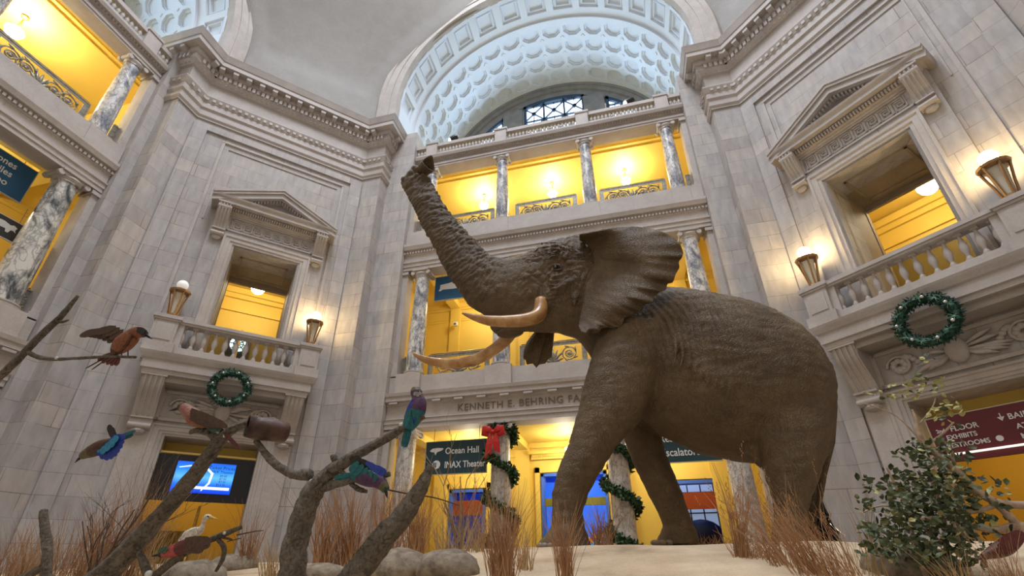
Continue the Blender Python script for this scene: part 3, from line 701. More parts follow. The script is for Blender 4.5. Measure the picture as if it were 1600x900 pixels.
def foliage_relief(u0, u1, z0, z1, y, rnd):
    b = MB(); cz = (z0+z1)/2; h = (z1-z0); c = (u0+u1)/2
    b.ball((c, y, cz), (.2, .14, h*.42), 14, 8)
    for s in (-1, 1):
        for k in range(9):
            a = rnd.uniform(-1.1, 1.1); b.tube([(c+s*.15, y, cz+.1*math.sin(a)), (c+s*(.3+.04*k), y-.06, cz+.2*math.sin(a*1.3)), (c+s*(.42+.05*k), y-.02, cz+h*.42*math.sin(a*1.2))], [.03, .05, .015], 5)
        x = c+s*(u1-u0)*.36; r = h*.36
        b.tube([(x+r*(1-k/34)*math.cos(k*.42)*s, y-.01, cz+r*(1-k/34)*math.sin(k*.42)) for k in range(30)], [.035]*29+[.02], 6)
        for k in range(8):
            a = k*.785; b.ball((x+r*.45*math.cos(a), y-.02, cz+r*.45*math.sin(a)), (.07, .05, .07), 7, 5)
        for k in range(7):
            t = k/6; b.ball((c+s*(.5+(u1-u0)*.12*t), y-.01, cz-h*.25*math.cos(t*3)), (.07, .05, .06), 7, 5)
    return b
def baluster_mb(h):
    return MB().box(-.065, .065, -.065, .065, 0, .06).box(-.065, .065, -.065, .065, h-.06, h).lathe([(.05, .06), (.055, .1), (.032, .15), (.05, .22), (.078, .32), (.072, .4), (.04, .52), (.03, .6), (.045, .64), (.03, .68), (.05, h-.06)], seg=14)
protoB = {}
mat('lantern_glow', (1, .9, .7), .3, emit=(1, .74, .36), estr=62)
mat('gallery_lamp_glow', (1, .9, .7), .3, emit=(1, .89, .64), estr=160)
mat('room_lamp_glow', (1, .9, .7), .3, emit=(1, .89, .64), estr=60)
def pier_front(side, Fm, uc, nb=12, rp=1.85):
    lr = 'left' if side == 'left' else 'right'
    # --- window with pediment
    e = empty('pediment_window', Fm @ Matrix.Translation((uc, 0, 0))); tag(e, 'stone window surround with a pediment and key pattern frieze on the %s pier' % lr, 'window')
    b = MB(); w = 1.75
    for s in (-1, 1): b.box(min(s*.95, s*w), max(s*.95, s*w), -.16, 0, 6.58, 12.0)
    b.box(-.95, .95, -.16, 0, 10.68, 12.0); b.build('surround', 'ashlar_limestone', e, uv=True)
    a = MB(); prf = [(0, 0), (.0, .06), (.03, .07), (.03, .14), (.06, .16), (.06, .28), (.09, .3), (.09, .36), (0, .36)]
    # architrave round the opening, mitred
    for (o1, t1), (o2, t2) in zip(prf[:-1], prf[1:]):
        for s in (-1, 1):
            a.add([(s*(.95+t1), -.16-o1, 6.58), (s*(.95+t2), -.16-o2, 6.58), (s*(.95+t2), -.16-o2, 10.68+t2), (s*(.95+t1), -.16-o1, 10.68+t1)], [(0, 1, 2, 3)])
        a.add([(-.95-t1, -.16-o1, 10.68+t1), (-.95-t2, -.16-o2, 10.68+t2), (.95+t2, -.16-o2, 10.68+t2), (.95+t1, -.16-o1, 10.68+t1)], [(0, 1, 2, 3)])
    a.build('architrave', 'carved_limestone', e)
    f = MB().box(-1.32, 1.32, -.2, -.1, 11.22, 11.27).box(-1.32, 1.32, -.2, -.1, 11.72, 11.77).box(-1.32, -1.27, -.2, -.1, 11.22, 11.77).box(1.27, 1.32, -.2, -.1, 11.22, 11.77)
    f.join(meander(-1.2, 1.2, 11.33, .33, -.16)); f.build('frieze', 'carved_limestone', e)
    for s in (-1, 1):
        c = console(.36, 1.15, .42, .1).xform(Matrix.Translation((s*1.5, -.14, 12.02))); c.build('console', 'carved_limestone', e, smooth=.5)
    p = MB(); D = .64; EZ, AZ, HW = 12.26, 13.13, 1.88
    p.sweep([(-1.48, -.1), (-1.48, -.2), (1.48, -.2), (1.48, -.1)], [(0, 11.78), (.05, 11.8), (.05, 11.85), (.12, 11.86), (.12, 11.98), (.16, 12.0), (.34, 12.02), (.34, 12.12), (.4, 12.2), (.42, 12.26), (0, 12.26)])
    for i in range(40): x = -1.45+2.9*(i+.5)/40; p.box(x-.022, x+.022, -.40, -.31, 11.88, 11.97)
    # raking mouldings
    for s in (-1, 1):
        for z0, z1, d in ((.02, .12, D-.03), (.12, .19, D), (-.16, .02, D-.08)):
            q = [(s*(HW+.02), EZ+z0-.02), (0, AZ+z0), (0, AZ+z1), (s*(HW+.06), EZ+z1-.02)]
            p.prism(q, lambda u, v, k, d=d: (u, 0 if k == 0 else -d, v-.12))
        L = math.hypot(HW, AZ-EZ)
        for i in range(20):
            t = (i+.5)/20; x = s*HW*(1-t)*.93; z = EZ+(AZ-EZ)*t-.36
            if z > EZ+.02: p.box(x-.022, x+.022, -.42, -.3, z, z+.07)
    p.prism([(-HW*.9, EZ), (HW*.9, EZ), (0, AZ-.12)], lambda u, v, k: (u, 0 if k == 0 else -.12, v))
    p.build('pediment', 'carved_limestone', e)
    # deep reveal with panelled soffit, room beyond
    rv = MB(); Y = 2.0
    for s in (-1, 1):
        x0, x1 = sorted((s*.95, s*1.2)); rv.box(x0, x1, .9, Y, 6.5, 10.9); 
        for y0_, y1_ in ((.2, 1.75),): 
            xx = sorted((s*.95, s*.93)); rv.box(*xx, .15, .22, 7.9, 10.5); rv.box(*xx, 1.75, 1.82, 7.9, 10.5); rv.box(*xx, .15, 1.82, 10.43, 10.5)
    rv.box(-1.2, 1.2, .9, Y, 10.68, 10.9)
    rv.box(-.72, .72, .3, .36, 10.64, 10.69).box(-.72, .72, 1.6, 1.66, 10.64, 10.69).box(-.72, -.66, .3, 1.66, 10.64, 10.69).box(.66, .72, .3, 1.66, 10.64, 10.69)
    rv.box(-1.0, 1.0, Y-.12, Y, 10.5, 10.68)
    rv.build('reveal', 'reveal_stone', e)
    rm = MB(); 
    rm.box(-3.2, -3, Y, Y+3.4, 6.5, 12.2).box(3, 3.2, Y, Y+3.4, 6.5, 12.2).box(-3, 3, Y, Y+3.4, 12.0, 12.2).box(-3.2, 3.2, Y+3.2, Y+3.4, 6.5, 12.2)
    rm.box(-3, -1.2, Y, Y+.1, 6.5, 12.2).box(1.2, 3, Y, Y+.1, 6.5, 12.2).box(-1.2, 1.2, Y, Y+.1, 10.9, 12.2)
    rm.box(-3, 3, Y+3.0, Y+3.2, 11.7, 11.95).box(-3, 3, Y+3.1, Y+3.2, 11.5, 11.7).box(-3, 3, Y+3.12, Y+3.2, 10.9, 10.96)
    rm.build('yellow_room', 'yellow_paint', e)
    MB().box(-3, 3, Y+2.85, Y+3.2, 6.6, 9.9 if lr == 'left' else 10.1).build('dark_wainscot', 'olive_wall', e)
    # --- balcony slab and balustrade
    e = empty('balcony', Fm @ Matrix.Translation((uc, 0, 0))); tag(e, 'stone balcony with turned balusters under the %s pediment window' % lr, 'balcony')
    s_ = MB().sweep([(-2.02, 0), (-2.02, -.72), (2.02, -.72), (2.02, 0)], [(-.72, 6.02), (0, 6.02), (0, 6.12), (.05, 6.14), (.05, 6.36), (.09, 6.4), (.14, 6.52), (.16, 6.58), (-.72, 6.58)])
    s_.build('slab', 'carved_limestone', e)
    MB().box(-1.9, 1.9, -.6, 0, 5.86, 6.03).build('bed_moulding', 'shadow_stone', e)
    for sx in (-1, 1):
        x = sx*rp
        b = MB().box(x-.34, x+.34, -.84, -.3, 6.58, 6.86).box(x-.27, x+.27, -.78, -.34, 6.86, 7.5).box(x-.3, x+.3, -.81, -.3, 7.5, 7.56).box(x-.33, x+.33, -.84, -.28, 7.56, 7.66)
        b.box(x-.2, x+.2, -.8, -.77, 6.94, 7.42); b.box(x-.25, x+.25, -.34, 0, 6.58, 7.56)
        b.build('pedestal', 'carved_limestone', e)
    MB().box(-rp, rp, -.74, -.4, 6.58, 6.8).build('plinth', 'carved_limestone', e)
    MB().box(-rp, rp, -.74, -.4, 7.48, 7.54).box(-rp, rp, -.77, -.37, 7.54, 7.63).build('rail', 'carved_limestone', e)
    b0 = None
    for j in range(nb):
        x = -rp+.42+(2*rp-.84)*j/(nb-1)
        if b0 is None: o = b0 = baluster_mb(.68).build('baluster', 'carved_limestone', e, smooth=.6)
        else: o = b0.copy(); COL.objects.link(o); o.parent = e
        o.location = (x, -.57, 6.8)
    [MB().box(sx*rp-(.42 if sx > 0 else -.27), sx*rp-(.27 if sx > 0 else -.42), -.7, -.44, 6.8, 7.48).build('end_block', 'carved_limestone', e) for sx in (-1, 1)]
    # --- door head: consoles, carved frieze, lintel
    e = empty('carved_portal', Fm @ Matrix.Translation((uc, 0, 0))); tag(e, 'carved stone door head with scroll brackets below the %s balcony' % lr, 'door surround')
    for s in (-1, 1):
        console(.48, 1.35, .66, .2).xform(Matrix.Translation((s*1.72, 0, 6.02))).build('bracket', 'carved_limestone', e, smooth=.5)
        MB().box(s*1.72-.22, s*1.72+.22, -.12, 0, 0, 4.75).build('pilaster', 'carved_limestone', e)
    MB().box(-1.45, 1.45, -.06, 0, 4.98, 5.06).box(-1.45, 1.45, -.06, 0, 5.72, 5.8).box(-1.48, -1.4, -.06, 0, 4.98, 5.8).box(1.4, 1.48, -.06, 0, 4.98, 5.8).build('frieze_border', 'carved_limestone', e)
    foliage_relief(-1.4, 1.4, 5.06, 5.72, -.03, R0).build('carved_foliage', 'carved_limestone', e, smooth=3)
    a = MB()
    for (o1, t1), (o2, t2) in zip(prf[:-1], prf[1:]):
        for s in (-1, 1): a.add([(s*(1.14+t1), -.02-o1, 0), (s*(1.14+t2), -.02-o2, 0), (s*(1.14+t2), -.02-o2, 4.6+t2*.8), (s*(1.14+t1), -.02-o1, 4.6+t1*.8)], [(0, 1, 2, 3)])
        a.add([(-1.14-t1, -.02-o1, 4.6+t1*.8), (-1.14-t2, -.02-o2, 4.6+t2*.8), (1.14+t2, -.02-o2, 4.6+t2*.8), (1.14+t1, -.02-o1, 4.6+t1*.8)], [(0, 1, 2, 3)])
    a.build('architrave', 'carved_limestone', e)
    rm = MB(); rm.box(-1.14, 1.14, .9, .95, 4.3, 4.7); rm.box(-2.2, -2, .9, 5, 0, 4.9).box(2, 2.2, .9, 5, 0, 4.9).box(-2.2, 2.2, 4.8, 5, 0, 4.9).box(-2.2, 2.2, .9, 5, 4.8, 5)
    rm.box(-2, -1.14, .88, .95, 0, 4.8).box(1.14, 2, .88, .95, 0, 4.8)
    struct(rm.build('wall_passage_'+lr, 'yellow_paint', M=Fm @ Matrix.Translation((uc, 0, 0))))
def lantern(Fm, u, lit, label, sc=1.0):
    key = 'lantern%d' % lit
    if key in protoB: e = copy_tree(protoB[key]); e['label'] = label
    else:
        e = empty('bronze_lantern', Matrix()); tag(e, label, 'lantern', None); protoB[key] = e
        MB().lathe([(.2, 0), (.2, .04), (.13, .07), (.1, .1)], seg=6).build('foot', 'bronze_metal', e)
        c = MB()
        for k in range(6):
            a = k*PI/3; c.tube([(math.cos(a)*.11, math.sin(a)*.11, .08), (math.cos(a)*.15, math.sin(a)*.15, .4), (math.cos(a)*.225, math.sin(a)*.225, .82)], .025, 5)
        c.lathe([(.13, .08), (.13, .13), (.09, .13), (.09, .08)], seg=6); c.build('cage', 'bronze_metal', e)
        MB().lathe([(.075, .12), (.16, .8), (.15, .8), (.065, .13)], seg=6).build('lantern_pane', 'smoky_pane', e)
        MB().lathe([(.2, .8), (.26, .83), (.275, .88), (.24, .9), (.2, .93), (.1, .96), (.06, 1.0)], seg=12).build('crown', 'bronze_metal', e, smooth=.5)
        MB().ball((0, 0, 1.1), .15, 20, 14).build('globe', 'lantern_glow' if lit else 'faint_glow_lamp_glass', e, smooth=3)
    e.matrix_world = Fm @ Matrix.Translation((u, -.56, 7.66)) @ Matrix.Scale(sc, 4)
    return e
def pendant(M, x, y, ztop, drop, label, power, sc=1.0, group=None, lit_bowl=True):
    if 'pend' in protoB: e = copy_tree(protoB['pend']); e['label'] = label
    else:
        e = empty('pendant_lamp', Matrix()); tag(e, label, 'lamp'); protoB['pend'] = e
        MB().lathe([(0, 0), (.08, 0), (.09, -.03), (.03, -.08), (0, -.08)], seg=12).build('ceiling_rose', 'gilded_metal', e, smooth=.6)
        c = MB(); 
        for k in range(3): a = k*2.094; c.tube([(0, 0, -.08), (math.cos(a)*.03, math.sin(a)*.03, -.35), (math.cos(a)*.17, math.sin(a)*.17, -.62)], .012, 5)
        c.build('chain', 'gilded_metal', e)
        MB().lathe([(0, -.82), (.06, -.81), (.15, -.74), (.195, -.64), (.2, -.6), (.17, -.56), (.08, -.52), (0, -.51)], seg=20).build('glass_bowl', 'gallery_lamp_glow', e, smooth=3)
    if group: e['group'] = group
    e.matrix_world = M @ Matrix.Translation((x, y, ztop)) @ Matrix.Scale(sc, 4)
    if power != 'gallery':
        for o in e.children:
            if o.name.startswith('glass_bowl'): o.data = o.data.copy(); o.data.materials.clear(); o.data.materials.append(MATS['room_lamp_glow'])
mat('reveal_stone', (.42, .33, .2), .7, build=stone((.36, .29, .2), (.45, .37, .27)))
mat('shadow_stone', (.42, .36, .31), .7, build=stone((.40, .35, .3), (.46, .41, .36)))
mat('olive_wall', (.16, .125, .03), .7)
mat('smoky_pane', (.75, .66, .5), .25)
UL, UR = 3.2, 2.43
pier_front('left', FDL, UL); pier_front('right', FDR, UR)
lantern(FDL, UL-1.83, 0, 'bronze lantern with an unlit white globe on the left balcony', .98)
lantern(FDL, UL+1.83, 1, 'glowing bronze lantern on the right end of the left balcony', .98)
lantern(FDR, UR-1.85, 1, 'glowing bronze lantern beside the elephant on the right balcony', 1.0)
lantern(FDR, UR+1.85, 1, 'largest glowing bronze lantern at the right edge of the right balcony', 1.0)
for i, x in enumerate((-3.17, 0, 3.17)):
    pendant(FF, x, 2.35, 16.72, 0, ['glowing pendant lamp in the left bay of the top far gallery', 'glowing pendant lamp in the middle bay of the top far gallery', 'glowing pendant lamp in the right bay of the top far gallery'][i], 'gallery', 1.0, 'pendant lamps of the galleries')
pendant(FL, 2.9, 2.35, 16.72, 0, 'glowing pendant lamp in the top left gallery', 'gallery', 1.15, 'pendant lamps of the galleries')
pendant(FL, -.2, 2.35, 16.72, 0, 'glowing pendant lamp of the top left gallery beyond the picture edge', 'gallery', 1.15, 'pendant lamps of the galleries')
for x in (-3.17, 0, 3.17):
    point('middle_gallery_light', FF @ Vector((x, 2.0, 10.9)), 75, (1, .89, .66), .15)
    point('ground_floor_light', FF @ Vector((x, 1.6, 4.7)), 70, (1, .89, .66), .15)
for x in (3.3, .2): point('middle_left_gallery_light', FL @ Vector((x, 2.0, 10.9)), 60, (1, .89, .66), .15)
pendant(FF, .12, 2.0, 5.33, 0, 'small bright pendant lamp hanging behind the front leg at the ground floor', 16, .75, 'pendant lamps of the galleries')
pendant(FDL, 3.18, 3.2, 11.95, 0, 'white glass pendant lamp seen through the left pediment window', 30, 1.25)
pendant(FDR, 2.68, 3.2, 11.95, 0, 'white glass pendant lamp seen through the right pediment window', 30, 1.3)
point('passage_light', FDL @ Vector((UL, 2.6, 4.3)), 34, (1, .78, .4)); point('passage_light', FDR @ Vector((UR, 2.6, 4.2)), 34, (1, .78, .4))
for x, p in ((-3.6, 26), (.1, 34), (4, 26)): point('exhibit_light', FF @ Vector((x, 4.6, 4.4)), p, (.35, .5, 1), .2)
# stained window with cross beyond the left window
e = empty('round_window', FDL @ Matrix.Translation((UL-.17, 4.6, 9.3))); tag(e, 'small white and teal round window behind a golden cross in the left room', 'window')
MB().box(-.42, .42, .1, .16, -.95, .45).build('dark_backing', 'dark_shape', e)
MB().lathe([(0, 0), (.3, 0), (.3, .04), (0, .04)], seg=24).xform(Matrix.Translation((0, .05, 0)) @ Matrix.Rotation(PI/2, 4, 'X')).build('glass', mat('teal_glass', (.6, .85, .85), .2, emit=(.65, .95, .95), estr=1.2), e)
q = MB(); [q.tube([(0, 0, 0), (.3*math.cos(a), 0, .3*math.sin(a))], .018, 4) for a in [k*PI/4 for k in range(8)]]; q.tube([(.17*math.cos(k*PI/8), 0, .17*math.sin(k*PI/8)) for k in range(17)], .018, 4); q.build('tracery', 'dark_shape', e)
MB().box(-.045, .045, -.3, -.22, -.95, .5).box(-.22, .22, -.3, -.22, .12, .2).build('golden_cross', 'gilded_metal', e)

# ---- wreaths
def needles(path_pts, rad, n, ln, w_, rnd, mb):
    for i in range(n):
        k = rnd.random()*(len(path_pts)-1); a = int(k); p = Vector(path_pts[a]).lerp(Vector(path_pts[min(a+1, len(path_pts)-1)]), k-a)
        d = Vector((rnd.gauss(0, 1), rnd.gauss(0, 1), rnd.gauss(0, 1))).normalized(); q = p+d*rad*rnd.uniform(.3, 1); t = (d+Vector((rnd.gauss(0, .5), rnd.gauss(0, .5), rnd.gauss(0, .5)))).normalized()
        s = t.cross(Vector((rnd.gauss(0, 1), rnd.gauss(0, 1), rnd.gauss(0, 1)))).normalized()*w_; e_ = q+t*ln*rnd.uniform(.6, 1.2)
        mb.add([q-s, q+s, (q+e_)/2+s*1.1, e_, (q+e_)/2-s*1.1], [(0, 1, 2, 3, 4)])
def evergreen(nt, b):
    n = noise(nt, coord(nt, 'Object'), 14, 2); nt.links.new(ramp(nt, [(.35, (.004, .028, .016)), (.55, (.012, .07, .04)), (.7, (.05, .15, .09))], n), b.inputs['Base Color'])
mat('evergreen_needles', (.01, .06, .03), .6, build=evergreen)
mat('garland_leaves', (.02, .07, .02), .55, build=lambda nt, b: nt.links.new(ramp(nt, [(.35, (.008, .028, .008)), (.6, (.03, .085, .02))], noise(nt, coord(nt, 'Object'), 11, 2)), b.inputs['Base Color']))
def wreath(Fm, u, z, v, r, label, seed):
    rnd = random.Random(seed); e = empty('christmas_wreath', Fm @ Matrix.Translation((u, -v, z))); tag(e, label, 'wreath')
    ring = [(r*math.cos(2*PI*k/40), 0, r*math.sin(2*PI*k/40)) for k in range(41)]
    b = MB(); b.tube(ring, r*.2, 7, caps=False); needles(ring, r*.28, 2600, r*.16, .011, rnd, b); b.build('evergreen_ring', 'evergreen_needles', e)
    sp = MB()
    for k in range(11):
        a = k*.571+.3; c = Vector((r*math.cos(a), -r*.28, r*math.sin(a)))
        for j in range(11):
            t = Vector((rnd.gauss(0, 1), rnd.uniform(-.8, 0), rnd.gauss(0, 1))).normalized()*r*.26; s = t.cross(Vector((0, 1, 0))).normalized()*.007; sp.add([c-s, c+s, c+t], [(0, 1, 2)])
    sp.build('frosted_sprigs', mat('frosted_sprig', (.16, .32, .22), .6) if 'frosted_sprig' not in MATS else 'frosted_sprig', e)
    for k in range(7):
        a = k*.898+.4; MB().ball((r*math.cos(a)*1.0, -r*.33, r*math.sin(a)*1.0), r*.075, 12, 8).build('bauble', 'silver_bauble', e, smooth=3)
wreath(FDL, UL+.02, 5.86, .95, .42, 'green christmas wreath with silver baubles hung on the left balcony', 3)
wreath(FDR, UR-.02, 5.84, .95, .45, 'green christmas wreath with silver baubles hung on the right balcony', 4)

# ---- garlands and bow on the ground columns
def garland(x, label, seed, z1=5.1, bow=False, ph=0.0):
    rnd = random.Random(seed); e = empty('column_garland', FF @ Matrix.Translation((x, 0, 0))); tag(e, label, 'garland')
    pts = [(.40*math.cos(ph+t*2*PI*3.1), .40*math.sin(ph+t*2*PI*3.1), z1-(z1-1.5)*t) for t in [k/70 for k in range(71)]]
    top = [(.36*math.cos(a), .36*math.sin(a), z1+.02) for a in [k*.35 for k in range(19)]]
    b = MB(); needles(pts, .13, 2300, .11, .032, rnd, b); needles(top, .1, 500, .1, .032, rnd, b); b.tube(pts, .06, 6); b.build('leaves', 'garland_leaves', e)
garland(-1.66, 'leafy garland wound round the column with the red bow', 5, ph=-.6); garland(1.66, 'leafy garland wound round the column between the elephant\'s front legs', 6, ph=.5)
e = empty('red_bow', FF @ Matrix.Translation((-1.78, -.42, 4.95))); tag(e, 'big red ribbon bow on the garlanded column beside the theater sign', 'bow')
b = MB()
for s in (-1, 1): b.tube([(0, 0, 0), (s*.12, -.05, .08), (s*.27, -.02, .1), (s*.29, 0, -.02), (s*.15, .0, -.06), (0, 0, 0)], [(.03, .05), (.02, .1), (.02, .11), (.02, .1), (.02, .08), (.03, .05)], 8)
b.build('loops', 'red_ribbon', e, smooth=3); MB().ball((0, -.04, 0), (.07, .06, .07)).build('knot', 'red_ribbon', e, smooth=3)
b = MB()
for s, L_ in ((-1, .75), (1, .62)): b.add([(s*.02, -.03, -.02), (s*.12, -.04, -.02), (s*.2, -.06, -L_*.5), (s*.13+.1*s, -.03, -L_), (s*.04, -.03, -L_*.85), (s*.0, -.06, -L_*.45)], [(0, 1, 2, 5), (5, 2, 3, 4)])
b.build('tails', 'red_ribbon', e)

# ---- signs
def board(M, w, h, m, label, name='hanging_sign', edge='sign_pale_edge'):
    e = empty(name, M); tag(e, label, 'sign')
    MB().box(0, w, 0, .05, -h, 0).build('panel', m, e); t = .018
    MB().box(-t, w+t, -.005, .055, 0, t).box(-t, w+t, -.005, .055, -h-t, -h).box(-t, 0, -.005, .055, -h, 0).box(w, w+t, -.005, .055, -h, 0).build('edging', edge, e)
    b = MB(); [b.tube([(x, .025, t), (x, .025, .5)], .008, 5) for x in (w*.12, w*.88)]; b.build('hanger', 'grille_metal', e)
    return e
e = board(FF @ Matrix.Translation((-4.02, .0, 4.87)), 1.92, .96, 'sign_teal', 'dark teal hanging sign reading Ocean Hall and Theater')
text('lettering', 'Ocean Hall', .27, 'sign_white', e, TM(.62, -.004, -.38), sx=.88, offset=.003); text('lettering', 'IMAX Theater', .27, 'sign_white', e, TM(.62, -.004, -.79), sx=.80, offset=.003)
MB().prism([(.12, -.27), (.2, -.2), (.38, -.185), (.55, -.2), (.56, -.23), (.5, -.27), (.36, -.31), (.31, -.40), (.27, -.31), (.18, -.3)], lambda u, v, k: (u, 0 if k == 0 else -.006, v)).build('whale_symbol', 'sign_white', e)
MB().lathe([(0, 0), (.125, 0), (.125, .006), (0, .006)], c=(0, 0, 0), seg=24).xform(Matrix.Translation((.36, 0, -.68)) @ Matrix.Rotation(PI/2, 4, 'X')).build('round_symbol', 'sign_white', e)
text('symbol_mark', 'EJ', .15, 'sign_teal', e, TM(.26, -.012, -.73), ext=.002, offset=.004)
e = board(FF @ Matrix.Translation((2.2, .0, 4.95)), 2.12, 1.02, 'sign_teal', 'dark teal hanging sign reading Restrooms and Escalators under the elephant belly')
text('lettering', 'Restrooms', .29, 'sign_white', e, TM(.62, -.004, -.48), sx=.85, offset=.003); text('lettering', 'Escalators', .29, 'sign_white', e, TM(.62, -.004, -.86), sx=.85, offset=.003)
M = FF @ Matrix.Translation((-4.3, .3, 11.1)); e = board(M, 1.9, 1.0, 'banner_blue', 'blue banner with a white whale in the left bay of the middle far gallery')
MB().prism([(.2, -.35), (.5, -.32), (1.0, -.22), (1.5, -.25), (1.6, -.42), (1.3, -.56), (.7, -.58), (.3, -.56), (.23, -.62), (.15, -.6), (.2, -.5)], lambda u, v, k: (u, 0 if k == 0 else -.008, v)).build('whale_symbol', 'sign_white', e)
e = board(FL @ Matrix.Translation((1.72, .5, 11.12)), 2.55, 1.05, 'banner_blue', 'blue banner with white words ending in Zoo in the left gallery')
for k, t in enumerate(('Bones', 'Reptiles', 'Insect Zoo')): text('lettering', t, .26, 'sign_white', e, TM(2.15, -.004, -.30-.27*k), sx=.85, align='RIGHT', offset=.003)
e = board(FL @ Matrix.Translation((3.0, .62, 9.6)), 1.75, .55, 'sign_grey', 'small grey plaque with a white elephant outline below the zoo banner', 'plaque', 'sign_white')
MB().prism([(.95, -.2), (1.05, -.14), (1.25, -.12), (1.4, -.16), (1.47, -.12), (1.55, -.16), (1.53, -.24), (1.56, -.3), (1.5, -.27), (1.45, -.28), (1.42, -.38), (1.36, -.38), (1.34, -.3), (1.15, -.31), (1.13, -.38), (1.06, -.38), (1.05, -.3), (1.0, -.28)], lambda u, v, k: (u, 0 if k == 0 else -.006, v)).build('elephant_symbol', 'sign_white', e)
e = board(FDR @ Matrix.Translation((1.42, .15, 4.2)), 2.7, .72, 'sign_maroon', 'dark red hanging sign with directions over the right doorway')
for t, x, z, s in (('2nd', .10, -.30, .10), ('FLOOR', .33, -.31, .145), ('EXHIBITS', .22, -.46, .125), ('RESTROOMS', .17, -.62, .125), ('BAIRD', 1.22, -.27, .15), ('ATRIUM', 1.27, -.46, .135), ('MUSEUM', 1.27, -.64, .135)):
    text('lettering', t, s, 'sign_white', e, TM(x, -.004, z), sx=.95, offset=.002)
q = MB().box(1.12, 1.137, -.012, 0, -.24, -.13).prism([(1.075, -.2), (1.182, -.2), (1.128, -.28)], lambda u, v, k: (u, 0 if k == 0 else -.012, v)); q.build('arrow_symbol', 'sign_white', e)
MB().lathe([(0, 0), (.055, 0), (.055, .006), (0, .006)], seg=20).xform(Matrix.Translation((.98, 0, -.575)) @ Matrix.Rotation(PI/2, 4, 'X')).build('round_symbol', 'sign_white', e)
MB().box(-.02, 2.72, -.05, .1, -.76, -.73).build('light_strip', mat('strip_light', (1, 1, .95), .3, emit=(1, .95, .85), estr=.9), e)
MB().box(0, 2.7, .02, .12, -.88, -.76).build('lower_valance', 'sign_maroon', e)
# frieze inscription
INS = text('carved_inscription', 'KENNETH E. BEHRING FAMILY ROTUNDA', .30, 'letter_bronze', None, Matrix(), ext=.012, sx=.995, offset=.002, space=1.12)
INS.matrix_world = FF @ TM(-2.98, -.26, 5.72) @ Matrix.Diagonal((.995, 1, 1, 1)); tag(INS, 'carved capital letters of the dedication along the far frieze', 'inscription')
# door screen on the left pier
e = empty('ticket_screen', FDL @ Matrix.Translation((UL, .12, 0))); tag(e, 'black panel with a bright blue ticket price screen above the left doorway', 'screen')
MB().box(-1.13, 1.13, 0, .08, 3.03, 4.18).build('black_panel', 'black_panel', e)
MB().box(-1.13, 1.13, .0, .08, 4.2, 4.25).build('light_strip', 'gilded_metal', e)
MB().box(-.68, .68, -.03, 0, 3.24, 4.02).build('display', 'screen_picture', e)
MB().box(-.5, .64, -.036, -.03, 3.34, 3.41).build('white_band', 'screen_white', e)
q = MB().tube([(-.62, -.034, 3.86), (-.3, -.034, 3.93), (-.02, -.034, 3.9), (.16, -.034, 3.75), (.14, -.034, 3.5), (.0, -.034, 3.3)], [.012, .02, .03, .034, .03, .012], 5); q.build('white_swirl', 'screen_white', e)
text('heading', 'Ticket Prices', .12, 'screen_ink', e, TM(.36, -.034, 3.87), ext=.001, align='CENTER'); text('heading', 'IMAX Theater', .10, 'screen_ink', e, TM(.36, -.034, 3.77), ext=.001, align='CENTER')
for k, t in enumerate(('$9.00', '$7.50', '$7.50', '$12.50', '$11.00')): text('price', t, .075, 'screen_ink', e, TM(.52, -.034, 3.68-.075*k), ext=.001, align='RIGHT')
# stairs and passage beyond the left doorway
e = empty('staircase', FDL @ Matrix.Translation((UL-.3, 3.0, 0))); tag(e, 'dark wooden stair steps seen beyond the left doorway', 'stairs')
q = MB(); [q.box(-1.6, .3, .13*k, .13*k+.14, 0, .16*(k+1)+.6) for k in range(12)]; q.build('steps', 'olive_wall', e); MB().tube([(.35, 0, 1.2), (.35, 1.6, 3.3)], .04, 6).build('handrail', 'grille_metal', e)
# small fittings on the galleries
def fixture(M, label):
    e = empty('spotlight', M); tag(e, label, 'spotlight', 'spotlights on the attic balustrade')
    MB().tube([(0, 0, 0), (0, 0, .75)], .025, 6).tube([(-.18, 0, .75), (.18, 0, .75)], .02, 6).build('stand', 'dark_shape', e)
    MB().lathe([(0, 0), (.1, 0), (.14, .1), (.14, .34), (0, .34)], seg=14).xform(Matrix.Translation((0, 0, .88)) @ Matrix.Rotation(1.2, 4, 'Y') @ Matrix.Rotation(PI, 4, 'X') @ Matrix.Translation((0, 0, -.15))).build('lamp_can', 'black_panel', e, smooth=.5)
    MB().ball((-.19, 0, .81), (.1, .1, .1), 12, 8).build('lens', 'lamp_glass', e, smooth=3)
    return e
fixture(FF @ Matrix.Translation((3.65, .3, 17.5)), 'dark spotlight on a thin stand at the right of the attic balustrade'); 
fixture(FF @ Matrix.Translation((-3.95, .3, 17.5)), 'dark spotlight on a thin stand at the left of the attic balustrade')
e = empty('security_camera', FF @ Matrix.Translation((-4.55, 3.1, 10.6))); tag(e, 'small white dome camera on the yellow wall between the tusks', 'camera')
MB().box(-.09, .09, 0, .1, -.09, .09).build('housing', 'sign_white', e); MB().ball((0, -.01, -.01), .045, 10, 8).build('lens', 'black_panel', e, smooth=3)
MB_ = None

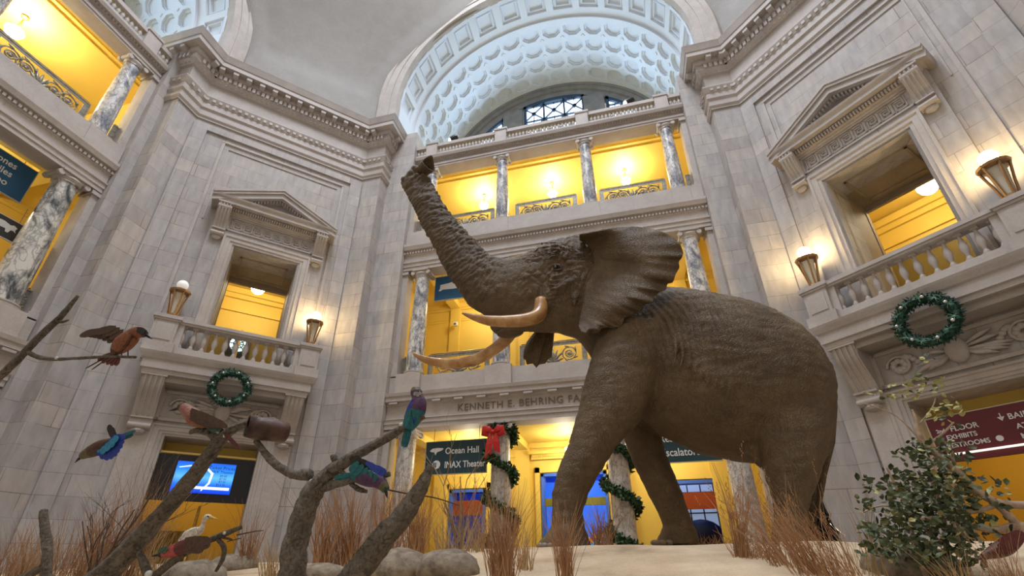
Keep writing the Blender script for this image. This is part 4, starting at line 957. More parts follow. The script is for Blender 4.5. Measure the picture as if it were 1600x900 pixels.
# ================================================================== the elephant
YE = 5.0
def hide(nt, b):
    v = coord(nt, 'Object'); n1 = noise(nt, v, 1.6, 5, .6, .4); n2 = noise(nt, v, 9, 4)
    c = ramp(nt, [(.3, (.084, .053, .025)), (.55, (.125, .082, .041)), (.75, (.172, .121, .067))], n1)
    c = mix(nt, c, ramp(nt, [(.3, (.75, .75, .75)), (.7, (1.15, 1.12, 1.1))], n2), .7, 'MULTIPLY'); nt.links.new(c, b.inputs['Base Color'])
    wv = coord(nt, 'Object', (1, 1, .45)); vo = nt.nodes.new('ShaderNodeTexVoronoi'); vo.feature = 'DISTANCE_TO_EDGE'; vo.inputs['Scale'].default_value = 19
    dn = nt.nodes.new('ShaderNodeVectorMath'); dn.operation = 'MULTIPLY_ADD'; nn = nt.nodes.new('ShaderNodeTexNoise'); nn.inputs['Scale'].default_value = 5; nt.links.new(v, nn.inputs['Vector'])
    nt.links.new(nn.outputs['Color'], dn.inputs[0]); dn.inputs[1].default_value = (.35, .35, .35); nt.links.new(wv, dn.inputs[2]); nt.links.new(dn.outputs[0], vo.inputs['Vector'])
    mr = ramp(nt, [(0, (0, 0, 0)), (.12, (1, 1, 1))], vo.outputs['Distance'])
    fine = noise(nt, coord(nt, 'Object', (1, 1, .6)), 38, 6, .65, .8)
    h = mix(nt, mr, fine, .6); bumpn(nt, b, h, .75, .02)
mat('elephant_hide', (.2, .15, .1), .62, build=hide)
def ivory(nt, b):
    v = coord(nt, 'Object'); n = noise(nt, v, 3.2, 4, .6, .6)
    nt.links.new(ramp(nt, [(.3, (.26, .115, .035)), (.5, (.50, .27, .105)), (.7, (.70, .47, .25))], n), b.inputs['Base Color']); bumpn(nt, b, noise(nt, v, 30, 3), .08, .01)
mat('ivory', (.6, .4, .2), .3, build=ivory)
mat('eye_dark', (.01, .008, .006), .12)

def P2(x, y, d=0): return at(x, y, YE+d)
def loft(mb, st, seg=24, n=2.3):
    """stations: (top px, bottom px, depth offset of the centre, half depth, flatness)"""
    vs = []
    for (tp, bp, dc, hd) in st:
        t = P2(*tp, dc); b = P2(*bp, dc); c = (t+b)/2; u = (t-b)/2
        for k in range(seg):
            a = 2*PI*k/seg; ca, sa = math.cos(a), math.sin(a)
            vs.append(c+u*math.copysign(abs(ca)**(2/n), ca)+Vector((0, hd, 0))*math.copysign(abs(sa)**(2/n), sa))
    m_ = len(st)
    mb.add(vs, [(i*seg+k, i*seg+(k+1) % seg, (i+1)*seg+(k+1) % seg, (i+1)*seg+k) for i in range(m_-1) for k in range(seg)]+[tuple(range(seg)), tuple((m_-1)*seg+k for k in range(seg))])
def vox(o, size, sm=6, dec=None):
    r = o.modifiers.new('skin', 'REMESH'); r.mode = 'VOXEL'; r.voxel_size = size; r.use_smooth_shade = True
    if sm: s = o.modifiers.new('soft', 'SMOOTH'); s.factor = .6; s.iterations = sm
eb = MB()
# trunk base / head / neck / body, head to the left
loft(eb, [((1302, 620), (1300, 655), 0, .12), ((1288, 568), (1288, 718), 0, .42), ((1265, 536), (1268, 735), 0, .60), ((1235, 510), (1238, 732), 0, .70), ((1200, 493), (1200, 722), 0, .76), ((1150, 478), (1150, 718), 0, .80),
          ((1100, 466), (1092, 708), 0, .80), ((1050, 458), (1035, 680), 0, .70), ((1005, 452), (985, 640), 0, .54), ((965, 440), (945, 590), .02, .40), ((935, 415), (915, 545), .02, .34), ((905, 405), (895, 520), .02, .32)])
# head block
loft(eb, [((1000, 372), (975, 500), .0, .18), ((975, 362), (955, 520), .0, .30), ((945, 362), (930, 528), 0, .37), ((915, 367), (905, 527), 0, .40), ((885, 374), (882, 522), 0, .40), ((860, 380), (862, 515), 0, .38), ((838, 388), (845, 505), 0, .33), ((815, 402), (822, 495), 0, .27), ((800, 410), (800, 492), 0, .22)], n=2.1)
# trunk as a tapering tube through the outline
tr = [((845, 396), (850, 500), .27), ((815, 404), (812, 500), .255), ((790, 409), (768, 493), .235), ((770, 404), (735, 477), .215), ((750, 388), (716, 450), .205), ((731, 368), (699, 425), .195), ((714, 350), (685, 397), .18),
      ((700, 330), (670, 369), .17), ((688, 312), (656, 345), .16), ((678, 295), (643, 317), .152), ((671, 283), (630, 293), .145), ((669, 276), (627, 281), .14)]
W5 = lambda a, b, f: ((a[0]+(a[0]-b[0])*f, a[1]+(a[1]-b[1])*f), (b[0]-(a[0]-b[0])*f, b[1]-(a[1]-b[1])*f))
loft(eb, [(*W5(a, b, .035), 0, h*1.05) for a, b, h in tr], n=2.0)
eb.tube([P2(655, 305), P2(648, 289), P2(645, 276), P2(651, 268), P2(661, 266, -.03)], [.155, .155, .15, .138, .115], 18)
# cheek and jaw
loft(eb, [((880, 440), (905, 510), -.05, .25), ((860, 440), (885, 518), -.05, .30), ((845, 455), (865, 518), 0, .28), ((825, 480), (845, 518), 0, .22), ((800, 492), (820, 518), .05, .15), ((775, 505), (795, 526), .1, .12), ((765, 511), (775, 522), .12, .07)], n=2)
# tusk sockets
for d, a in ((-.30, ((890, 430), (868, 462), (847, 484))), (.30, ((865, 450), (840, 480), (812, 508)))):
    eb.tube([P2(*p, d+(.06 if d < 0 else 0)) for p in a], [.17, .15, .118], 14)
def leg(pts):      # (front px, back px, depth, half depth)
    loft(eb, pts, n=2.1)
leg([((940, 500), (1065, 520), -.36, .28), ((925, 560), (1046, 560), -.42, .32), ((910, 610), (1030, 600), -.45, .30), ((899, 655), (1002, 655), -.46, .28), ((888, 695), (962, 700), -.47, .26), ((872, 740), (936, 740), -.48, .25), ((863, 772), (920, 772), -.49, .235), ((864, 800), (911, 800), -.5, .21), ((860, 825), (914, 822), -.5, .23), ((846, 842), (921, 842), -.5, .27), ((838, 855), (926, 854), -.5, .29), ((838, 859), (927, 857), -.5, .285)])
leg([((960, 620), (1040, 600), .40, .26), ((968, 665), (1032, 665), .42, .25), ((980, 705), (1040, 712), .44, .235), ((996, 740), (1054, 745), .45, .22), ((1014, 775), (1068, 778), .45, .21), ((1030, 805), (1079, 805), .45, .19), ((1037, 823), (1086, 822), .45, .20), ((1028, 840), (1091, 838), .45, .24), ((1022, 851), (1092, 849), .45, .26), ((1022, 854), (1092, 852), .45, .255)])
leg([((1150, 600), (1300, 600), -.36, .30), ((1175, 680), (1300, 660), -.40, .30), ((1193, 730), (1292, 715), -.42, .27), ((1203, 765), (1277, 755), -.43, .23), ((1210, 800), (1262, 800), -.43, .20), ((1208, 825), (1264, 825), -.43, .22), ((1203, 845), (1270, 845), -.43, .26), ((1201, 856), (1272, 856), -.43, .27)])
leg([((1180, 620), (1300, 620), .36, .28), ((1205, 690), (1298, 680), .40, .26), ((1222, 740), (1290, 735), .42, .23), ((1236, 780), (1284, 775), .42, .20), ((1240, 810), (1282, 808), .42, .20), ((1234, 845), (1288, 845), .42, .25)])
# flank fold before the hind leg
loft(eb, [((1150, 650), (1160, 712), -.3, .1), ((1180, 660), (1184, 728), -.32, .1), ((1200, 660), (1198, 741), -.33, .1), ((1215, 650), (1208, 735), -.33, .1)])
el = eb.build('african_elephant', 'elephant_hide')
tag(el, 'huge mounted brown elephant with raised trunk standing on the sand mound', 'elephant')
rc = random.Random(3); cr = MB()
def trunk_at(s):
    k = min(len(tr)-2, int(s)); f = s-k; (a0, b0, h0), (a1, b1, h1) = tr[k], tr[k+1]
    L = lambda p, q: (p[0]+(q[0]-p[0])*f, p[1]+(q[1]-p[1])*f)
    return L(a0, a1), L(b0, b1), h0+(h1-h0)*f
# brow folds and eye bags
def fold(pts, r, d=-.40): cr.tube([P2(x, y, d+k_) for x, y, k_ in pts], [r*.4]+[r]*(len(pts)-2)+[r*.4], 6)
for k in range(5):
    f = k*5.5; fold([(845-f, 418-f*.2, .02), (850-f*.6, 404-f, 0), (868, 398-f*.9, -.02), (885+f*.5, 404-f*.8, -.01), (892+f*.8, 420-f*.3, .02), (888+f, 440, .02)], .016)
for k in range(4):
    f = k*6; fold([(852-f*.5, 424+f, .0), (862-f*.2, 432+f*1.1, -.01), (876, 432+f, -.01), (884+f*.3, 424+f*.8, .0)], .014)
for k in range(7): fold([(905+k*3, 400+k*4, .08), (898+k*2, 430+k*3, .03), (893+k, 462+k*2, .02), (897, 490+k*2, .06)], .013)
for k in range(6): fold([(900-k*2, 375+k*2, .12), (925, 366+k*4, .1), (950, 362+k*6, .14)], .014)
# shoulder and flank skin folds
for k in range(9):
    x = 1035+k*9; cr.tube([P2(x, 478+k*2, -.55), P2(x+14, 500+k*2, -.66), P2(x+22+k, 530, -.74), P2(x+20+k*2, 560+k*3, -.765), P2(x+10+k*3, 590+k*3, -.775)], [.005, .018, .022, .018, .005], 6)
eb.add(cr.v, cr.f)
raw = eb.build('body_tmp', 'elephant_hide'); bpy.data.objects.remove(el)
r_ = raw.modifiers.new('skin', 'REMESH'); r_.mode = 'VOXEL'; r_.voxel_size = .019
s_ = raw.modifiers.new('soft', 'SMOOTH'); s_.factor = .6; s_.iterations = 9
bpy.context.view_layer.update()
me = bpy.data.meshes.new_from_object(raw.evaluated_get(bpy.context.evaluated_depsgraph_get())); bpy.data.objects.remove(raw)
nv = len(me.vertices); co = np.empty(nv*3); me.vertices.foreach_get('co', co); co = co.reshape(-1, 3); no = np.empty(nv*3); me.vertices.foreach_get('normal', no); no = no.reshape(-1, 3)
from mathutils import noise as mn
# distance along the trunk
TC = np.array([list((P2(*a)+P2(*b))/2) for a, b, h in tr]); seg = np.diff(TC, axis=0); sl_ = np.linalg.norm(seg, axis=1); cum = np.concatenate([[0], np.cumsum(sl_)])
best = np.full(nv, 1e9); arc = np.zeros(nv)
for i in range(len(seg)):
    t = np.clip(((co-TC[i]) @ seg[i])/sl_[i]**2, 0, 1); d = np.linalg.norm(co-(TC[i]+t[:, None]*seg[i]), axis=1); k = d < best; best[k] = d[k]; arc[k] = (cum[i]+t*sl_[i])[k]
HB = np.array(P2(880, 430)); dh = np.linalg.norm((co-HB)*[1, .5, 1], axis=1)
SH = np.array(P2(1070, 530)); dsd = (co-SH)
sm = lambda x, a, b: np.clip((x-a)/(b-a), 0, 1)**2*(3-2*np.clip((x-a)/(b-a), 0, 1))
trunk_w = sm(arc, .05, .9)*sm(-best, -.50, -.36)*sm(HB[0]-co[:, 0], .25, .7)
face_w = sm(-dh, -1.0, -.45)*(1-trunk_w)
disp = np.zeros(nv)
for i in range(nv):
    p = co[i]; v = Vector(p); n1 = mn.noise(v*2.2); n2 = mn.noise(v*6.5)
    d = n1*.022+n2*.009
    tw, fw = trunk_w[i], face_w[i]
    if tw > .01:
        u = arc[i]*(34+4*mn.noise(v*1.3))+2.2*n2+no[i][2]*.8
        ridge = abs(math.sin(u))**.7
        kn = mn.voronoi(Vector((v.x*9, v.y*9, v.z*9)))[0]; topside = max(0, no[i][0]*.55+no[i][2]*.8)
        d += tw*((ridge-.55)*.017+(1+1.3*topside)*(.42-kn[0])*.034)
    if fw > .01:
        q = Vector((v.x*6+1.6*mn.noise(v*3), v.y*5, v.z*8+1.6*mn.noise(v*3+Vector((5, 5, 5))))); vd = mn.voronoi(q)[0]
        d += fw*(min(.35, vd[1]-vd[0])-.2)*.085
    # shoulder and flank folds fanning back from the ear
    a, c = dsd[i][0], dsd[i][2]
    m_ = math.exp(-(a*a/.30+(c+.05)**2/.34))
    if m_ > .03:
        ph = (a*.93+c*.22+.22*c*c)*40+2.5*mn.noise(v*1.7); d += m_*(abs(math.sin(ph))-.6)*.032
    # belly, leg and back wrinkles
    w2 = 1-max(tw, fw); u = (v.z+.25*v.x+.1*mn.noise(v*2))*46+3*n1; d += w2*.0014*math.sin(u)+w2*.007*mn.noise(Vector((v.x*5, v.y*5, v.z*16)))
    disp[i] = d
co += no*disp[:, None]
me.vertices.foreach_set('co', co.ravel()); me.polygons.foreach_set('use_smooth', [True]*len(me.polygons)); me.materials.clear(); me.materials.append(MATS['elephant_hide']); me.update()
me.name = 'african_elephant'; el = bpy.data.objects.new('african_elephant', me); COL.objects.link(el)
tag(el, 'huge mounted brown elephant with raised trunk standing on the sand mound', 'elephant')
# trunk tip with two nostrils
tp = MB(); c0 = P2(661, 266, -.03); ax = Vector((.86, -.50, .02)).normalized(); up_ = (Vector((0, 0, 1))-ax*ax.z).normalized(); sd = ax.cross(up_)
def tipring(o, ru, rd, top=0): return [c0+ax*(o+top*.09*max(0, math.cos(a))**2+top*.05*max(0, -math.cos(a)))+up_*(ru*(1+.35*top*max(0, math.cos(a))**3)*math.cos(a))+sd*(rd*(1-.3*top*max(0, math.cos(a)))*math.sin(a)) for a in [2*PI*k/28 for k in range(28)]]
rings = [tipring(-.05, .10, .10), tipring(-.01, .132, .13), tipring(.06, .138, .135, .3), tipring(.13, .148, .15, .8), tipring(.18, .155, .16, 1), tipring(.18, .134, .138, 1), tipring(.14, .11, .12, .8), tipring(.10, .07, .08)]
tp.add([p for r_ in rings for p in r_], [(i*28+k, i*28+(k+1) % 28, (i+1)*28+(k+1) % 28, (i+1)*28+k) for i in range(7) for k in range(28)]+[tuple(range(28)), tuple(7*28+k for k in range(28))])
t_o = tp.build('trunk_tip', 'elephant_hide', el, smooth=3)
for s in (-1, 1):
    MB().ball(c0+ax*.11+sd*(.055*s)-up_*.015, (.038, .038, .062), 12, 8).build('nostril', 'eye_dark', el, smooth=3)
# eyes
for s in (-1, 1):
    d = s*.385; MB().ball(P2(868, 418, d), (.035, .03, .035), 14, 10).build('eye', 'eye_dark', el, smooth=3)
    q = MB()
    for dy, r in ((-5, .02), (5, .016)): q.tube([P2(858, 420, d), P2(863, 418+dy*.8, d-.03*(-s if s > 0 else 1)*-1*s*s), P2(873, 418+dy*.8, d-.02), P2(879, 420, d)], [.008, r, r, .008], 6)
    q.build('eyelid', 'elephant_hide', el, smooth=3)
# tusks
def tusk(pts, rad, label):
    ps = [at(x, y, YE+d) for x, y, d in pts]; out = []; R_ = []
    n = len(ps)
    for i in range(n-1):
        p0, p1, p2, p3 = ps[max(0, i-1)], ps[i], ps[i+1], ps[min(n-1, i+2)]
        for k in range(6):
            t = k/6; out.append(.5*((2*p1)+(p2-p0)*t+(2*p0-5*p1+4*p2-p3)*t*t+(3*p1-p0-3*p2+p3)*t**3)); R_.append(rad[i]+(rad[i+1]-rad[i])*t)
    out.append(ps[-1]); R_.append(rad[-1]); o = MB().tube(out, R_, 20).build('tusk', 'ivory', el, smooth=3); o['label'] = label
tusk([(846, 470, -.30), (843, 490, -.38), (826, 499, -.5), (795, 502, -.62), (765, 501, -.74), (742, 496, -.85), (722, 489, -.95)], [.10, .108, .10, .088, .075, .052, .012], 'near ivory tusk')
tusk([(822, 500, .30), (806, 512, .34), (789, 532, .38), (768, 549, .4), (742, 562, .4), (712, 568, .38), (682, 566, .36), (660, 560, .35), (646, 552, .34)], [.09, .098, .10, .098, .092, .085, .074, .054, .022], 'far ivory tusk')
MB().ball(P2(797, 520, .08), (.22, .14, .07), 16, 10).build('lower_lip', 'elephant_hide', el, smooth=3)
# ears: ribbed fans with thickness
def ear(out, hinge, dep, name, flip=1, n=14):
    """out: outline px going round from hinge top to hinge bottom; hinge: px top to bottom"""
    def samp(pl, t):
        t *= len(pl)-1; k = min(len(pl)-2, int(t)); f = t-k; return (pl[k][0]+(pl[k+1][0]-pl[k][0])*f, pl[k][1]+(pl[k+1][1]-pl[k][1])*f)
    b = MB(); A, B = 120, n; vs = []
    for i in range(A+1):
        t = i/A; h = samp(hinge, t); o = samp(out, t)
        for j in range(B+1):
            s = j/B; x = h[0]+(o[0]-h[0])*s; y = h[1]+(o[1]-h[1])*s
            d = dep(s, t)
            vs.append(at(x, y, YE+d))
    V = len(vs); vs2 = [v+Vector((0, .035*(1-.6*((k % (B+1))/B)), 0)) for k, v in enumerate(vs)]
    b.add(vs+vs2, [(i*(B+1)+j, i*(B+1)+j+1, (i+1)*(B+1)+j+1, (i+1)*(B+1)+j) for i in range(A) for j in range(B)]+[(V+i*(B+1)+j, V+i*(B+1)+j+1, V+(i+1)*(B+1)+j+1, V+(i+1)*(B+1)+j) for i in range(A) for j in range(B)]
          +[(i*(B+1)+B, (i+1)*(B+1)+B, V+(i+1)*(B+1)+B, V+i*(B+1)+B) for i in range(A)]+[(i*(B+1), (i+1)*(B+1), V+(i+1)*(B+1), V+i*(B+1)) for i in range(A)]+[(j, j+1, V+j+1, V+j) for j in range(B)]+[(A*(B+1)+j, A*(B+1)+j+1, V+A*(B+1)+j+1, V+A*(B+1)+j) for j in range(B)])
    o = b.build(name, 'elephant_hide', el, smooth=3); sb = o.modifiers.new('round', 'SUBSURF'); sb.levels = sb.render_levels = 1; return o
outl = [(905, 366), (930, 359), (960, 355), (990, 353), (1015, 356), (1035, 361), (1052, 370), (1063, 381), (1068, 394), (1066, 402), (1061, 408), (1062, 418), (1056, 428), (1052, 441), (1043, 443), (1041, 453), (1030, 456), (1024, 462), (1019, 474), (1009, 474), (1001, 487), (993, 486), (988, 493), (976, 496), (972, 510), (964, 511), (957, 513), (949, 511), (941, 513), (936, 519), (926, 521), (917, 525), (908, 522), (904, 510)]
hng = [(905, 374), (915, 380), (925, 390), (924, 405), (918, 425), (914, 445), (911, 465), (908, 485), (905, 500), (904, 508)]
def eard(s, t):
    d = -.36-.62*math.sin(min(1, s*1.15)*PI*.5)*(.55+.45*math.sin(PI*min(1, t*1.15)))
    d += .20*s*s*math.sin(PI*t)
    d -= .10*math.exp(-((t-.22)/.10)**2)*math.sin(PI*min(1, s*1.2))      # folded upper lobe
    d += .13*math.exp(-((t-.40)/.09)**2)*math.exp(-((s-.35)/.3)**2)      # hollow under it
    d += (.030*math.sin(t*52+2.5*math.sin(t*13)) + .016*math.sin(t*113))*sm1(s, .5, 1.0)
    d += .03*math.sin(t*23+s*5)*s
    return d
def sm1(x, a, b): x = max(0, min(1, (x-a)/(b-a))); return x*x*(3-2*x)
ear(outl, hng, eard, 'ear', n=26)
# fold of the upper lobe and the hollow of the ear
fr = [(848, 508), (835, 520), (822, 535), (818, 548), (817, 560), (821, 563), (823, 570), (832, 568), (838, 575), (842, 570), (852, 568), (856, 562), (862, 558), (866, 520), (868, 508)]
ear(fr, [(846, 500), (852, 500), (858, 500), (864, 500), (868, 500)], lambda s, t: .42+.10*s+.02*math.sin(t*20), 'ear', n=8)
# toenails
def nails(cx, cy, d, w_):
    for k in range(4):
        a = -.9+k*.5; MB().ball(at(cx+w_*math.sin(a-.4), cy, YE+d-.25*math.cos(a)), (.05, .03, .035), 8, 6).build('toenail', 'toenail_horn', el, smooth=3)
mat('toenail_horn', (.23, .18, .13), .5)
nails(868, 853, -.5, 24); nails(1042, 848, .42, 20); nails(1222, 852, -.43, 18)
tl = MB().tube([P2(1292, 600, 0), P2(1300, 640, -.05), P2(1298, 690, -.1), P2(1286, 740, -.12), P2(1278, 790, -.1), P2(1284, 815, -.1)], [.07, .055, .045, .04, .035, .02], 10); tl.build('tail', 'elephant_hide', el, smooth=3)
q = MB(); rr = random.Random(9)
for k in range(60): a = P2(1279+rr.uniform(-2, 2), 785+rr.uniform(-15, 15), -.1); q.tube([a, a+Vector((rr.uniform(-.05, .05), rr.uniform(-.05, .05), -.2)), a+Vector((rr.uniform(-.06, .12), rr.uniform(-.08, .08), -.42))], .006, 3)
q.build('tail_tuft', 'eye_dark', el)

# ================================================================== sand mound and everything on it
def sand(nt, b):
    v = coord(nt, 'Object'); n = noise(nt, v, 1.3, 6, .6); n2 = noise(nt, v, 60, 3)
    c = ramp(nt, [(.3, (.30, .215, .135)), (.45, (.55, .42, .28)), (.6, (.66, .53, .37)), (.75, (.72, .60, .45))], n); nt.links.new(mix(nt, c, ramp(nt, [(.35, (.8, .78, .75)), (.6, (1, 1, 1))], n2), .6, 'MULTIPLY'), b.inputs['Base Color'])
    bumpn(nt, b, mix(nt, n2, noise(nt, v, 7, 4), .6), .6, .02)
mat('sand', (.6, .45, .3), .9, build=sand)
def zs(x, y):
    """sand level"""
    left = max(0, min(1, (.35-x)/1.6)); left = left*left*(3-2*left); t = max(0, min(1, (y-1.7)/2.7)); t = t*t*(3-2*t)
    z = 1.45+(.295-.17*left)*t
    z += (.03*math.sin(x*1.3+.6)*math.sin(y*1.1+1)+.02*math.sin(x*3.1+y*2.2)+.01*math.sin(x*7.3)*math.sin(y*6.1+2))*(1-.5*t)
    far = max(0, y-6.2); z -= .16*far**1.5
    z -= .25*max(0, 1.2-y)
    r = math.hypot(x-1.2, (y-4)*1.15); z -= .5*max(0, r-6.2)**1.3
    return z
lv = []; NX, NY = 130, 90
for j in range(NY+1):
    for i in range(NX+1):
        x = -6.5+15*i/NX; y = -.1+10*j/NY; lv.append((x, y, max(-.02, zs(x, y))))
sd_ = MB().add(lv, [(j*(NX+1)+i, j*(NX+1)+i+1, (j+1)*(NX+1)+i+1, (j+1)*(NX+1)+i) for j in range(NY) for i in range(NX)])
for e0 in ([i for i in range(NX+1)], [NY*(NX+1)+i for i in range(NX+1)], [j*(NX+1) for j in range(NY+1)], [j*(NX+1)+NX for j in range(NY+1)]):
    o_ = len(sd_.v); sd_.v += [Vector((sd_.v[k].x, sd_.v[k].y, -.02)) for k in e0]; sd_.f += [(e0[k], e0[k+1], o_+k+1, o_+k) for k in range(len(e0)-1)]
tag(sd_.build('sand_mound', 'sand', smooth=3), 'pale sand mound that carries the elephant and the dry grass', 'sand', kind='thing')

def px_size(x, y, Y): return (at(x, y, Y)-CAM).dot(Fw)/FPX
# ---- dead branches
def bark(nt, b):
    v = coord(nt, 'Object', (1, 1, 1)); n = noise(nt, v, 26, 6, .7, 1.5); n2 = noise(nt, v, 5, 3)
    nt.links.new(mix(nt, ramp(nt, [(.35, (.06, .052, .044)), (.6, (.24, .21, .175))], n), ramp(nt, [(.35, (.7, .66, .6)), (.7, (1.15, 1.1, 1.05))], n2), 1, 'MULTIPLY'), b.inputs['Base Color']); bumpn(nt, b, n, .9, .015)
mat('dead_bark', (.12, .1, .08), .85, build=bark)
mat('thin_twig', (.075, .048, .03), .8)
mat('white_stain', (.7, .7, .66), .8)
def spline(ps, k=5):
    out = []; n = len(ps)
    for i in range(n-1):
        p0, p1, p2, p3 = [np.array(ps[j], float) for j in (max(0, i-1), i, i+1, min(n-1, i+2))]
        for q in range(k):
            t = q/k; out.append(.5*((2*p1)+(p2-p0)*t+(2*p0-5*p1+4*p2-p3)*t*t+(3*p1-p0-3*p2+p3)*t**3))
    out.append(np.array(ps[-1], float)); return out
def limb(mb, pts, Y, seg=14, rough=.10, seed=1, thin=1):
    """pts: (px, py, radius in px, extra depth)"""
    P = spline([p if len(p) == 4 else (*p, 0) for p in pts], 6); c = []; r = []
    for x, y, rp, d in P: q = at(x, y, Y+d); c.append(q); r.append(max(.3, rp*thin)*px_size(x, y, Y+d))
    rnd = random.Random(seed); n = len(c); vs = []; prev = None; groove = [1+rnd.uniform(-rough, rough)*1.3 for k in range(seg)]
    for i, p in enumerate(c):
        t = (c[min(i+1, n-1)]-c[max(i-1, 0)]).normalized(); a = prev if prev is not None else Vector((0, 1, 0)); a = (a-t*a.dot(t)).normalized(); b = t.cross(a); prev = a
        for k in range(seg):
            th = 2*PI*k/seg+.12*math.sin(i*.7); rr = r[i]*groove[k]*(1+rnd.uniform(-rough, rough)); vs.append(p+(a*math.cos(th)+b*math.sin(th))*rr)
    mb.add(vs, [(i*seg+k, i*seg+(k+1) % seg, (i+1)*seg+(k+1) % seg, (i+1)*seg+k) for i in range(n-1) for k in range(seg)]+[tuple(range(seg)), tuple((n-1)*seg+k for k in range(seg))])
def branch(label, Y, parts, stains=(), seed=1, thin=.8):
    b = MB()
    limb(b, parts[0], Y, seed=seed, thin=thin); o = b.build('dead_branch', 'dead_bark', smooth=3); tag(o, label, 'branch')
    for i, p in enumerate(parts[1:]):
        q = MB(); limb(q, p, Y, 9, .1, seed+i+1, thin); q.build('side_branch', 'dead_bark', o, smooth=3)
    for x, y, r in stains: 
        s = px_size(x, y, Y); MB().ball(at(x, y, Y-.01)-Vector((0, s*r*.55, 0)), (s*r, s*r*.6, s*r*.8), 9, 6).build('white_stain', 'white_stain', o, smooth=3)
    return o
YB = 1.25
branch('thick grey dead branch slanting up before the ticket screen', YB, [[(120, 935, 28), (165, 895, 25), (215, 843, 20), (270, 782, 17), (318, 722, 15), (345, 686, 13), (368, 668, 8.5), (396, 659, 7)], [(343, 690, 10), (325, 676, 8), (308, 673, 6), (297, 676, 4)]], [(352, 681, 4)], 3, .74)
branch('thin forked grey branch under the orange bird at the left edge', YB-.1, [[(-25, 612, 9), (0, 588, 8.5), (30, 560, 8), (60, 528, 7.5), (90, 500, 6.5), (106, 482, 5.5), (122, 462, 3.5)], [(42, 549, 5), (60, 558, 5.5), (90, 561, 4.2), (130, 559, 3.8), (172, 557, 3.6), (212, 558, 3)], [(90, 502, 4.5), (98, 503, 3.5), (107, 500, 2)]], [(90, 560, 3)], 5, .66)
branch('forked grey dead trunk in the middle holding two colourful birds', YB, [[(452, 945, 29), (456, 905, 27), (462, 850, 24), (476, 800, 22), (492, 765, 20), (520, 735, 14), (555, 712, 11), (595, 690, 9), (630, 668, 8), (662, 650, 7)],
        [(485, 742, 12), (462, 742, 9), (440, 732, 8), (418, 712, 7), (400, 688, 5)], [(505, 762, 11), (535, 754, 8), (565, 747, 6.5), (590, 745, 5.5), (609, 741, 5)], [(530, 730, 6), (535, 738, 5), (545, 748, 3.5)], [(520, 712, 6), (524, 722, 7)], [(548, 756, 4), (560, 764, 5), (573, 768, 3)]], [(474, 778, 6), (488, 752, 4), (628, 664, 4), (588, 744, 4.5)], 7)
branch('blunt grey dead limb leaning right before the theater sign', YB+.05, [[(525, 950, 31), (552, 905, 28), (590, 853, 25), (630, 805, 21), (655, 768, 16), (668, 740, 10), (674, 728, 7)]], (), 11)
branch('short weathered grey stump at the lower left', YB-.05, [[(72, 950, 9), (72, 900, 9), (74, 860, 9), (69, 820, 8), (68, 798, 7)], [(72, 880, 8), (60, 890, 7), (30, 905, 6)]], (), 13)
branch('low grey branch beside the white egret', YB, [[(222, 915, 9), (250, 893, 8), (285, 867, 7), (320, 848, 6.5), (350, 835, 6), (377, 824, 4)], [(340, 842, 4.5), (350, 856, 5), (347, 875, 4.5), (337, 893, 3)], [(348, 840, 3), (362, 843, 2)], [(233, 905, 9), (225, 880, 8), (213, 852, 7)]], [(236, 897, 7), (326, 845, 3), (352, 833, 3)], 17, .72)
tw = MB(); limb(tw, [(370, 836, 1.2), (400, 830, .8), (412, 829, .5)], YB, 5); limb(tw, [(376, 841, .9), (355, 846, .7)], YB, 5)
tag(tw.build('twig', 'thin_twig'), 'thin dark twig sticking out right of the low branch', 'twig')
tw = MB(); limb(tw, [(600, 764, 1.3), (640, 772, 1.2), (680, 778, 1), (718, 790, .8)], YB+.1, 5); tag(tw.build('twig', 'thin_twig'), 'thin dark twig arching right behind the blunt limb', 'twig')
# hollow brown pouch on the branch tip
e = empty('hollow_bark_cylinder', at(420, 671, YB)); tag(e, 'brown hollow leathery cylinder hanging on the branch tips in the middle left', 'hollow log'); s = px_size(420, 671, YB)
rr = random.Random(4); vs = []; S = 24; A_ = Vector((.50, .62, -.02)).normalized()*1.2; B1 = Vector((0, 0, 1)); B2 = A_.normalized().cross(B1)
sec = [(-25, 15.5), (-26, 17.5), (-12, 18), (2, 18.5), (14, 17), (22, 15), (25, 9), (25, 1)]; inn = [(-25, 15.5), (-15, 14.5), (8, 14), (12, 1)]
def cyl(secs, jit): 
    v_ = []
    for o_, r_ in secs:
        for k in range(S): a = 2*PI*k/S; q = 1+jit*math.sin(3*a+o_*.2)*.06; v_.append((A_*o_+(B1*math.cos(a)*.98+B2*math.sin(a))*r_*q)*s)
    return v_
for nm_, se, m__ in (('shell', sec, 'leather_brown'), ('dark_hollow', inn, 'eye_dark')):
    if nm_ == 'shell': mat('leather_brown', (.075, .035, .024), .5, build=lambda nt, b: (nt.links.new(ramp(nt, [(.35, (.045, .02, .015)), (.65, (.12, .06, .045))], noise(nt, coord(nt, 'Object'), 14, 4)), b.inputs['Base Color']), bumpn(nt, b, noise(nt, coord(nt, 'Object'), 30, 4), .5, .01)))
    MB().add(cyl(se, 1), [(i*S+k, i*S+(k+1) % S, (i+1)*S+(k+1) % S, (i+1)*S+k) for i in range(len(se)-1) for k in range(S)]).build(nm_, m__, e, smooth=3)

